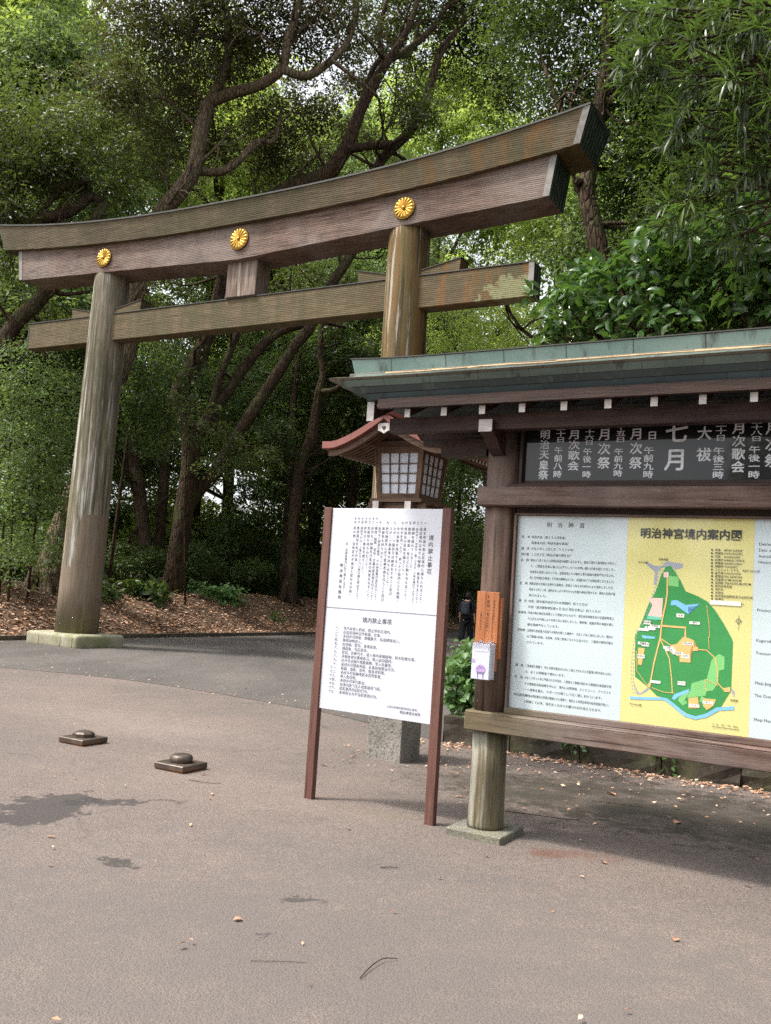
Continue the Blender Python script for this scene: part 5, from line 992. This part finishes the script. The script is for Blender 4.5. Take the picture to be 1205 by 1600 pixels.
def dup(root, loc, rotz, label, sc=1., group=None):
    r = root.copy(); COL.objects.link(r); r.location = loc; r.rotation_euler = (0, 0, rotz); r['label'] = label; r.scale = (sc, sc, sc)
    if group: r['group'] = group
    for ch in list(root.children):
        c_ = ch.copy(); COL.objects.link(c_); c_.parent = r
        for g_ in ch.children: d_ = g_.copy(); COL.objects.link(d_); d_.parent = c_
    return r
tA = grown_tree(61, 29, 7, LF_BRIGHT, (.22, .11), 3.4, ('bright green woodland tree far behind the middle of the gate', (-9.5, 45, .9), 0))
tB = grown_tree(62, 25, 6.4, LF_MID, (.22, .1), 4.6, ('mid-green woodland tree far behind the slender crooked trunk', (-3.5, 46, .9), 1.))
tC = grown_tree(63, 17, 5.2, LF_DARK, (.2, .09), 11, ('dark woodland tree standing in the bed beyond the board, nearest the camera', (9.5, 17.5, .8), 2.))
for tr_, x, y, rz_, sc, lab in [
    (tA, -17.5, 37, 1.1, 1.05, 'bright green woodland tree at the far upper left corner'), (tB, -13.5, 34, .3, .9, 'mid-green woodland tree behind the leaning oak at the left edge'), (tA, -23, 44, 2.2, 1.2, 'bright woodland tree beyond the left edge of the wood'),
    (tB, -19, 52, 2.8, .85, 'mid-green woodland tree deep behind the left pillar'), (tA, 2, 58, 3.4, 1.25, 'bright green woodland tree seen through the right half of the gate'), (tA, 12, 66, .7, 1.3, 'bright green woodland tree at the end of the road'),
    (tB, -10, 58, 4.1, 1.2, 'mid-green woodland tree deep behind the forked oak'), (tA, 22, 58, 5.0, 1.3, 'bright green tree beyond the road bend behind the tie beam end'), 
    (tC, 13.5, 24, .6, 1.1, 'dark woodland tree second in the bed beyond the board'), (tC, 18.5, 31, 3.3, 1.15, 'dark woodland tree third in the bed beyond the board'), (tC, 8.2, 12.2, 1.9, .75, 'dark woodland tree hidden close behind the board roof'),
    (tC, 13.5, 12, 4.4, .95, 'dark woodland tree right of the strap-leaved tree'), (tB, 21, 40, 1.5, 1.2, 'mid-green woodland tree right of the road beyond the evergreen'), (tA, -4, 68, 2., 1.3, 'bright woodland tree farthest behind the gate centre'), 
    (tB, -1.5, 41, 3.0, .8, 'mid-green woodland tree behind the white sign'), 
     (tB, -21, 33, 4.4, 1.0, 'mid-green tree at the very left behind the low boughs'), (tB, 15, 46, 2.0, 1.1, 'mid-green tall tree right of the road end'), (tA, 33, 66, 4.0, 1.4, 'bright woodland tree far to the right beyond the bed')]:
    dup(tr_, (x, y, .7), rz_, lab, sc)
# trees across the plaza behind the photographer: they show in the glazed panels
for x, y, rz_, sc, lab in [(-33, -25, 1., .3, 'small plaza tree behind the camera mirrored in the black panel'), (-27, -25, 1., .24, 'smallest plaza tree behind the camera'), (-17, -24, 1., .62, 'tall plaza tree behind the camera mirrored in the black panel'), (-9, -34, 2., .7, 'plaza tree behind the camera, second from the left'), (5, -30, 3., .8, 'plaza tree behind the camera, right of the open sky'), (14, -18, 4., .8, 'plaza tree behind the camera at the right'), (20, -4, 5., .9, 'plaza tree at the right of the camera')]:
    dup(tB, (x, y, 0), rz_, lab, sc, 'trees across the plaza behind the camera')

# understorey along the top of the bank
def shrub_proto(seed, mat, label, loc, leaf=(.13, .042), dens=24):
    rs = np.random.RandomState(seed); bl_ = [(rs.normal() * .5, rs.normal() * .5, rs.uniform(.35, 1.35), rs.uniform(.4, .6), 1.) for _ in range(8)]
    t_ = bush('understorey_shrub', label, bl_, mat, seed, leaf, dens, 'understorey shrubs along the bank', per=20, size=.32, base=(0, 0, 0), stem=.02); t_.location = loc; return t_
def on_bank(s, t): x, y = kp(s, t + .1); return (x, y, bank_h(s, t) - .05)
pr = [shrub_proto(71, LF_DARK, 'dark shrub at the foot of the forked oak, right side', on_bank(9.6, 4.2)), shrub_proto(72, LF_MID, 'greener shrub behind the left pillar foot', on_bank(2.2, 3.6)), shrub_proto(73, LF_DARK, 'dark shrub between the left pillar and the forked oak', on_bank(5.4, 3.9), (.16, .04))]
pr.append(shrub_proto(74, LF_BRIGHT, 'bright thin bush deep in the wood between oak and crooked trunk', on_bank(11, 13), (.12, .055), 12)); pr[3].scale = (2.2, 2.2, 2.2)
SH = [(-2.8, 3.6, 1, .95, 'green shrub at the left edge of the bank'), (-.6, 4.2, 1, 1.1, 'green shrub left of the left pillar'), (4, 4.8, 0, 1.15, 'dark shrub right behind the left pillar'), (6.6, 4.6, 2, 1.05, 'dark shrub left of the forked oak base'), (7.6, 5.6, 0, 1.25, 'taller dark shrub behind the forked oak base'),
      (11.2, 4.4, 2, 1.1, 'dark shrub midway between the oak and the crooked trunk'), (12.6, 5.2, 0, 1.2, 'dark shrub left of the crooked trunk'), (14.2, 4.2, 1, 1., 'green shrub beside the crooked trunk'), (15.6, 4.6, 2, 1.15, 'dark shrub right of the crooked trunk'), (17.4, 4.4, 0, 1.2, 'dark shrub left of the white sign'),
      (19.5, 4.6, 2, 1.2, 'dark shrub behind the white sign'), (21.8, 4.4, 0, 1.2, 'dark shrub behind the lantern'), (24, 4.3, 2, 1.25, 'dark shrub beyond the walking person'), (26.4, 4.4, 0, 1.3, 'dark shrub farthest along the road'), 
      (18.4, 7.8, 2, 1.6, 'tall shrub in the second row behind the sign'), (22.5, 8, 0, 1.6, 'tall shrub in the second row behind the lantern'), (5.6, 7.6, 0, 1.5, 'tall shrub in the second row behind the pillar'), (1, 7, 2, 1.5, 'tall shrub in the second row at left'), (-3, 7, 0, 1.5, 'tall shrub in the second row at the left edge'), (29.5, 5, 2, 1.4, 'tall shrub where the bank leaves the view'), (33, 5.5, 0, 1.6, 'tall shrub at the far end of the bank'), (8.3, 11.5, 3, 2.1, 'big bright bush deep in the wood behind the oak'), (14.5, 15, 3, 2.4, 'big bright bush deep in the wood behind the crooked trunk'), (20, 14.5, 3, 2.4, 'big bright bush deep in the wood behind the sign'), (3, 13.5, 3, 2.3, 'big bright bush deep in the wood behind the pillar'), (-2, 12.5, 3, 2.2, 'big bright bush deep in the wood at the left edge'), (25, 15, 3, 2.5, 'big bright bush deep in the wood behind the lantern'), (17.5, 20, 3, 3.2, 'largest bright bush deep in the wood behind the sign'), (9, 20, 3, 3.2, 'largest bright bush deep in the wood behind the oak'), (1, 22, 3, 3.2, 'largest bright bush deep in the wood behind the left pillar')]
for k, (s, t_, i, sc, lab) in enumerate(SH): dup(pr[i], on_bank(s, t_), k * 1.7, lab, sc)
for k, (x, y, sc, lab) in enumerate(((-19, 50, 3.6, 'huge bright thicket at the back of the wood, behind the left pillar'), (-13, 56, 3.8, 'huge bright thicket at the back of the wood, just right of the left pillar'), (-8, 54, 3.4, 'huge bright thicket at the back of the wood, behind the oak fork'), (-4, 60, 3.8, 'huge bright thicket at the back of the wood, left of the crooked trunk'), (0, 57, 3.4, 'huge bright thicket at the back of the wood, behind the crooked trunk'), (4, 64, 4., 'huge bright thicket at the back of the wood, behind the sign'), (9, 70, 4., 'huge bright thicket at the back of the wood, behind the lantern'), (14, 76, 4., 'huge bright thicket closing the far end of the road'), (-25, 47, 3.6, 'huge bright thicket at the left end of the wood'), (-10, 41, 2.2, 'broad bright bush halfway into the wood'))):
    dup(pr[3], (x, y, .7), k * 2.1, lab, sc, 'bright thickets at the back of the wood')
for k, (x, y, i, sc, lab) in enumerate(((3.6, 46, 2, 3.0, 'dark thicket where the road bends, behind the walking person'), (6.8, 56, 0, 3.2, 'dark thicket at the far end of the road'), (-7.5, 47, 1, 3.0, 'green thicket deep in the wood, right of the oak fork'), (-4, 45, 1, 2.7, 'green thicket deep in the wood, left of the crooked trunk'), (-11.5, 46, 1, 3.0, 'green thicket deep in the wood, left of the big forked oak'), (-15.5, 44, 1, 2.8, 'green thicket deep in the wood behind the left pillar'), (-1, 48, 1, 2.8, 'green thicket deep in the wood behind the crooked trunk'))):
    dup(pr[i], (x, y, .7), k * 1.3, lab, sc, 'thickets deep in the wood')
def herb(label, loc, r, seed, n=5, leaf=(.075, .055), mat=LF_HERB, hz=.3, group=None, dens=60, size=.16):
    rs = np.random.RandomState(seed); bl_ = [(rs.uniform(-r, r) * .8, rs.uniform(-r, r) * .8, rs.uniform(.3, 1.) * hz, r * .5, 1.) for _ in range(n)]
    t_ = bush('leafy_plant', label, bl_, mat, seed, leaf, dens, group, per=12, size=size, shape='broad', base=(0, 0, 0), cat='plant', stem=.006); t_.location = loc; return t_
G_H = 'leafy plants behind the low wall'
herb('lush green plant seen between the sign and the board post', (*wq(.2, .55), .3), .42, 81, 14, (.095, .07), hz=.55, group=G_H)
herb('lush green plant just behind the left board post', (*wq(.8, .5), .3), .36, 82, 10, (.095, .07), hz=.5, group=G_H)
herb('small plant at the corner of the low wall behind the sign', (*wq(.12, .9), .3), .24, 83, 6, hz=.36, group=G_H)
herb('dark little plant hanging over the wall under the board, left one', (*wq(1.45, .1), .16), .13, 84, 4, (.06, .035), LF_CAM, .14, 'little plants hanging over the wall', 70, .1)
herb('dark little plant hanging over the wall under the board, right one', (*wq(2.25, .1), .15), .15, 85, 4, (.06, .035), LF_CAM, .14, 'little plants hanging over the wall', 70, .1)
G_B = 'low plants on the leaf bank'
herb('bright low plants on the bank left of the left pillar', on_bank(-1.0, .9), 1.0, 86, 12, (.13, .09), LF_HERB, .14, G_B, 26, .25)
herb('bright low plants on the bank at the left edge', on_bank(-2.6, 1.5), .7, 87, 10, (.13, .09), LF_HERB, .15, G_B, 26, .25)
herb('pale low plants on the bank right of the forked oak', on_bank(10.6, 2.7), .9, 88, 12, (.15, .09), LF_HERB, .12, G_B, 14, .3)
herb('small low plants on the bank below the crooked trunk', on_bank(12.2, 1.3), .4, 89, 5, (.12, .08), LF_MID, .18, G_B, 26, .22)
herb('tuft of long green leaves at the oak foot', on_bank(7.3, 2.6), .6, 90, 7, (.26, .09), LF_DARK, .35, G_B, 18, .25)
herb('big-leaved plant on the bank left of the oak', on_bank(5.4, 2.7), .6, 91, 7, (.26, .1), LF_DARK, .4, G_B, 18, .25)

# --------------------------------------------------------- fallen leaves
def flat_leaves(name, pts, z, leaf, seed, label, lift=.02, top=1.):
    rs = np.random.RandomState(seed); n = len(pts); a = rs.uniform(0, 6.28, n)
    P = np.column_stack([pts[:, 0], pts[:, 1], z + rs.uniform(.004, lift, n)]); A = np.column_stack([np.cos(a), np.sin(a), rs.normal(size=n) * .18]); N = np.column_stack([rs.normal(size=(n, 2)) * .35, np.ones(n)]); k = rs.uniform(.6, 1.25, n)
    o = obj(name, leaf_mesh(name, P, A, N, leaf[0] * k, leaf[1] * k, rs.uniform(0, 1, n), .12), LF_DEAD)
    return tag(o, label, 'leaf litter', kind='stuff')
rs = np.random.RandomState(91)
n = 26000; s = rs.uniform(-6, 34, n); t_ = .15 + 4.6 * rs.uniform(0, 1, n) ** 1.3
keep = np.array([not (b < .6 and rs.rand() < .3) for b in t_]); s, t_ = s[keep], t_[keep]
xy = np.array([kp(a, b + .1) for a, b in zip(s, t_)]); zz = np.array([bank_h(a, b) for a, b in zip(s, t_)])
flat_leaves('bank_leaf_litter', xy, zz, (.115, .06), 92, 'thick brown leaf litter covering the bank', .05)
n = 700; p = rs.uniform(-.2, 5, n); q = -np.abs(rs.normal(size=n)) * .16 - .02
xy = np.array([wq(a, b) for a, b in zip(p, q)]); flat_leaves('wall_leaf_litter', xy, 0, (.055, .026), 93, 'dry leaves drifted against the foot of the low wall', top=.75)
p = rs.uniform(-.6, 4.5, 420); q = -np.abs(rs.normal(size=420)) * .9 - .1
s = rs.uniform(0, 1, 500); ed = np.array(edge); di = np.linspace(0, 1, len(ed)); xe = np.column_stack([np.interp(s, di, ed[:, 0]), np.interp(s, di, ed[:, 1])]) + rs.normal(size=(500, 2)) * .35 + np.array([.15, .3])
sr = rs.uniform(-2, 24, 500); tr_ = -rs.uniform(0, 1, 500) ** 2 * 9
xy = np.vstack([[wq(a, b) for a, b in zip(p, q)], xe[:260], [kp(a, b) for a, b in zip(sr, tr_)], [kp(a, b) for a, b in zip(rs.uniform(-5, 30, 700), -np.abs(rs.normal(size=700)) * .3 - .03)], np.column_stack([rs.uniform(-4, 3, 70), rs.uniform(3.0, 10, 70)])])
flat_leaves('scattered_leaf_litter', xy, .004, (.04, .018), 94, 'small dry leaf bits scattered over plaza and road', top=.62)
def stick(label, pts, r=.004, group='twigs lying on the asphalt'):
    bm = nb(); tube(bm, pts, [.6 * r * (1 - .5 * i / len(pts)) for i in range(len(pts))], 6); tag(obj('fallen_twig', bm, BARK_D, None, True), label, 'twig', group)
stick('long thin forked twig in the foreground right of centre', [(.02, 3.72, .006), (.06, 3.82, .012), (.11, 3.9, .016), (.17, 3.93, .008)], .0045)
stick('short dark twig in front of the sign, alone on the asphalt', [(.1, 5.18, .006), (.15, 5.19, .01), (.2, 5.2, .006)], .004)
stick('thin straight twig left of the forked twig', [(-.42, 3.82, .004), (-.3, 3.83, .006), (-.2, 3.84, .004)], .002)
stick('curved twig lying in the shaded soil behind the board post', [(1.0, 6.75, .006), (1.2, 6.65, .012), (1.4, 6.6, .01), (1.5, 6.62, .006)], .006)
stick('thin twig under the board beside a pale leaf', [(1.75, 7.3, .005), (1.95, 7.2, .012), (2.1, 7.18, .006)], .004)
stick('thin twig on the asphalt between the two iron covers and the sign', [(-1.35, 7.1, .004), (-1.2, 7.02, .008), (-1.1, 7.05, .004)], .004)
def one_leaf(label, x, y, tone, L_=.06, W_=.03, a=0.):
    me = leaf_mesh('fallen_leaf', np.array([[0, 0, .006]]), np.array([[math.cos(a), math.sin(a), .12]]), np.array([[.2, .1, 1.]]), L_, W_, np.array([tone]), .2, 'broad')
    tag(obj('fallen_leaf', me, LF_DEAD, None, False, (x, y, 0)), label, 'leaf', 'single fallen leaves on the plaza')
one_leaf('yellow curled leaf in the open foreground left of centre', -.56, 4.25, .35, .045, .035, .4)
one_leaf('small green-yellow leaf at the far right of the foreground', 1.45, 4.35, .3, .045, .035, 1.2)
one_leaf('orange leaf right of the board post foot', 1.43, 5.55, .3, .05, .035, 2.)
one_leaf('pale long leaf just behind the right sign post', .66, 7.1, .45, .09, .03, .2)
one_leaf('pale leaf left of the stone lantern foot', -.35, 8.0, .4, .08, .03, 2.8)
one_leaf('pale narrow leaf on the asphalt left of the sign post', -1.8, 5.35, .35, .06, .02, .1)
one_leaf('tan leaf under the board in the shaded soil', 2.2, 6.7, .4, .09, .05, .8)
one_leaf('brown curled leaf behind the board on shaded soil', 2.0, 7.55, .45, .1, .06, 2.2)
rs = np.random.RandomState(97)
for k, (lab, u0, w0) in enumerate((('dry stalk lying along the board roof edge near its end', -.7, -.47), ('dry stalk lying along the board roof above the bracket', -.1, -.44), ('longest dry stalk lying along the board roof', .5, -.46), ('dry stalk lying along the board roof close under the ridge', .9, -.3), ('dry stalk lying across the roof above the big black lettering', 1.3, -.45), ('thin dry stalk on the roof near the lantern', -.4, -.36))):
    P_ = []
    for q in range(5):
        w_ = w0 + rs.uniform(-.02, .02); P_.append(bpos(u0 + q * (.22 if k != 2 else .3), w_, 2.928 + (w_ + .525) * .28 + .014 + rs.uniform(0, .006)))
    bm = nb(); tube(bm, P_, [.006, .006, .005, .004, .003], 6); tag(obj('dry_stalk', bm, M_STRAW, None, True), lab, 'stalk', 'dry stalks on the board roof')

# ------------------------------------------------------------------ person
def skinned(name, chains, mat, parent, root=0, sub=1, loc=None):
    """chains: lists of (key, (x,y,z), radius); equal keys are one joint"""
    bm = nb(); sl = bm.verts.layers.skin.verify(); V = {}
    for ch in chains:
        prev = None
        for key, co, r in ch:
            if key not in V:
                v = bm.verts.new(co); v[sl].radius = (r, r) if not isinstance(r, tuple) else r; V[key] = v; v[sl].use_root = len(V) == 1
            v = V[key]
            if prev is not None and prev is not v and not any(e_.other_vert(prev) is v for e_ in prev.link_edges): bm.edges.new((prev, v))
            prev = v
    me = bpy.data.meshes.new(name); bm.to_mesh(me); bm.free(); me.materials.append(mat)
    o = bpy.data.objects.new(name, me); COL.objects.link(o)
    o.modifiers.new('Skin', 'SKIN').use_smooth_shade = True
    m = o.modifiers.new('Smooth', 'SUBSURF'); m.levels = sub; m.render_levels = sub + 1
    if parent: o.parent = parent
    return o
SKIN = m_plain('skin', L(204, 158, 132), .5, .06, 8); HAIR = m_plain('black_hair', L(24, 22, 22), .45, .3, 30)
CLOTH = m_plain('black_cloth', L(24, 25, 29), .85, .25, 12); PACK = m_plain('dark_grey_nylon', L(52, 56, 64), .6, .25, 14); SHOE = m_plain('white_shoe_leather', L(214, 212, 208), .6, .1, 12)
pe = thing('person', 'person in loose black clothes walking away up the road', 'person', (2.75, 28.82, 0), R(-22))
# local +y is the walking direction
ch = [[('hip', (0, .01, .92), .065), ('waist', (0, .02, 1.05), .075), ('chest', (0, .0, 1.24), .105), ('neckb', (0, 0, 1.41), .06), ('neck', (0, .02, 1.48), .05), ('head', (0, .035, 1.56), .078), ('crown', (0, .03, 1.65), .07)]]
for s in (-1, 1):
    ch.append([("neckb", 0, 0), ('sh%d' % s, (.16 * s, 0, 1.38), .055), ('el%d' % s, (.225 * s, -.02, 1.12), .04), ('wr%d' % s, (.235 * s, .04, .9), .028), ('pm%d' % s, (.235 * s, .06, .83), (.02, .035))])
    for f in range(4): ch.append([('pm%d' % s, 0, 0), ('k%d%d' % (s, f), ((.235) * s, .035 + .018 * f, .79), .009), ('t%d%d' % (s, f), (.228 * s, .045 + .018 * f, .74 + .006 * abs(f - 1.5)), .008)])
    ch.append([('wr%d' % s, 0, 0), ('th%d' % s, (.225 * s, .095, .85), .01), ('tt%d' % s, (.22 * s, .115, .81), .008)])
    fy = .14 * s
    ch.append([('hip', 0, 0), ('hj%d' % s, (.09 * s, .01, .86), .06), ('kn%d' % s, (.095 * s, fy * .6 + .03, .49), .055), ('an%d' % s, (.09 * s, fy - (.06 if s < 0 else 0), .1 if s > 0 else .13), .035), ('to%d' % s, (.1 * s, fy + .12, .05), .03)])
ch.append([('head', 0, 0), ('nose', (0, .13, 1.545), .014)])
body = skinned('body', [[(k, c_ if c_ != 0 else None, r) for k, c_, r in c2] for c2 in ch], SKIN, pe)
skinned('shirt', [[('a', (0, 0, .8), .175), ('b', (0, .0, 1.03), .165), ('c', (0, 0, 1.26), .15), ('d', (0, 0, 1.4), .085), ('e', (0, .01, 1.45), .06)]] + [[('d', None, 0), ('s%d' % s, (.17 * s, 0, 1.37), .075), ('e%d' % s, (.235 * s, -.02, 1.13), .075), ('f%d' % s, (.24 * s, -.01, 1.08), .078)] for s in (-1, 1)], CLOTH, pe)
skinned('trousers', [[('h', (0, 0, .93), .15)]] + [[('h', None, 0), ('j%d' % s, (.095 * s, 0, .82), .115), ('k%d' % s, (.105 * s, .14 * s * .6 + .02, .48), .105), ('a%d' % s, (.1 * s, .14 * s - (.05 if s < 0 else 0), .12 if s > 0 else .14), .1)] for s in (-1, 1)], CLOTH, pe)
bm = nb(); bmesh.ops.create_uvsphere(bm, u_segments=20, v_segments=14, radius=1)
for v in bm.verts:
    c_ = v.co.copy(); f = 1.0
    v.co = Vector((c_.x * .1, .02 + c_.y * (.115 if c_.y < 0 else .09), 1.6 + c_.z * (.11 if c_.z > 0 else (.16 if c_.y < .2 else .03))))
obj('hair', bm, HAIR, pe, True)
for s in (-1, 1):
    bm = nb(); fy = .14 * s; box(bm, .1 * s - .045, .1 * s + .045, fy - .13, fy + .15, .004 if s > 0 else .012, .085, .03, 3); obj('shoe', bm, SHOE, pe, True)
bp_ = thing('backpack', 'dark grey backpack on the back of the walking person', 'backpack', (2.75, 28.82, 1.0), R(-22))
bm = nb(); box(bm, -.135, .135, -.30, -.155, 0, .4, .06, 4); pk = obj('pack_body', bm, PACK, bp_, True)
bm = nb(); box(bm, -.1, .1, -.345, -.302, .03, .2, .02, 3); obj('front_pocket', bm, PACK, pk, True)
for s in (-1, 1):
    bm = nb(); tube(bm, [(.09 * s, -.16, .36), (.1 * s, -.06, .455), (.11 * s, .08, .42), (.12 * s, .14, .25), (.13 * s, -.02, .06), (.12 * s, -.16, .03)], [.018] * 6, 6); obj('strap', bm, PACK, bp_, True)

# -------------------------------------------------------- camera and light
cam = bpy.data.cameras.new('Camera'); co = bpy.data.objects.new('Camera', cam); COL.objects.link(co)
p_, r_ = R(5.07), R(3.757)
fw = Vector((0, math.cos(p_), math.sin(p_))); u0 = Vector((0, -math.sin(p_), math.cos(p_))); r0 = Vector((1, 0, 0))
rt = math.cos(r_) * r0 + math.sin(r_) * u0; up = -math.sin(r_) * r0 + math.cos(r_) * u0
M = Matrix((rt, up, -fw)).transposed().to_4x4(); M.translation = Vector((0, 0, 1.5)); co.matrix_world = M
cam.sensor_fit = 'HORIZONTAL'; cam.sensor_width = 36; cam.lens = 1434.3 / 1205 * 36; cam.clip_end = 2000; cam.clip_start = .05
scene.camera = co
SUN_EL, SUN_AZ = R(58), R(262)     # azimuth measured clockwise from +Y: behind and left of the camera
wd = bpy.data.worlds.new('World'); scene.world = wd; wd.use_nodes = True; nt = wd.node_tree
sky = nt.nodes.new('ShaderNodeTexSky'); sky.sky_type = 'NISHITA'; sky.sun_disc = False; sky.sun_elevation = SUN_EL; sky.sun_rotation = SUN_AZ
sky.air_density = 1.0; sky.dust_density = 4.; sky.ozone_density = 1.0
bg = nt.nodes['Background']; hs = nt.nodes.new('ShaderNodeHueSaturation'); hs.inputs['Saturation'].default_value = .25   # thin bright cloud takes most of the blue out of the sky
nt.links.new(sky.outputs[0], hs.inputs['Color']); nt.links.new(hs.outputs[0], bg.inputs[0]); bg.inputs[1].default_value = .15
sd = bpy.data.lights.new('Sun', 'SUN'); so = bpy.data.objects.new('Sun', sd); COL.objects.link(so)
sd.energy = 1.8; sd.angle = R(7); sd.color = (1, .95, .87)
dirv = Vector((math.sin(SUN_AZ) * math.cos(SUN_EL), math.cos(SUN_AZ) * math.cos(SUN_EL), math.sin(SUN_EL)))
so.rotation_euler = dirv.to_track_quat('Z', 'Y').to_euler()
vs = scene.view_settings; vs.view_transform = 'Standard'; vs.look = 'None'; vs.exposure = 1.4; vs.gamma = 1
scene.render.engine = 'CYCLES'; cy = scene.cycles
cy.max_bounces = 8; cy.diffuse_bounces = 7; cy.glossy_bounces = 3; cy.transmission_bounces = 5; cy.use_denoising = False
cy.sample_clamp_indirect = 4
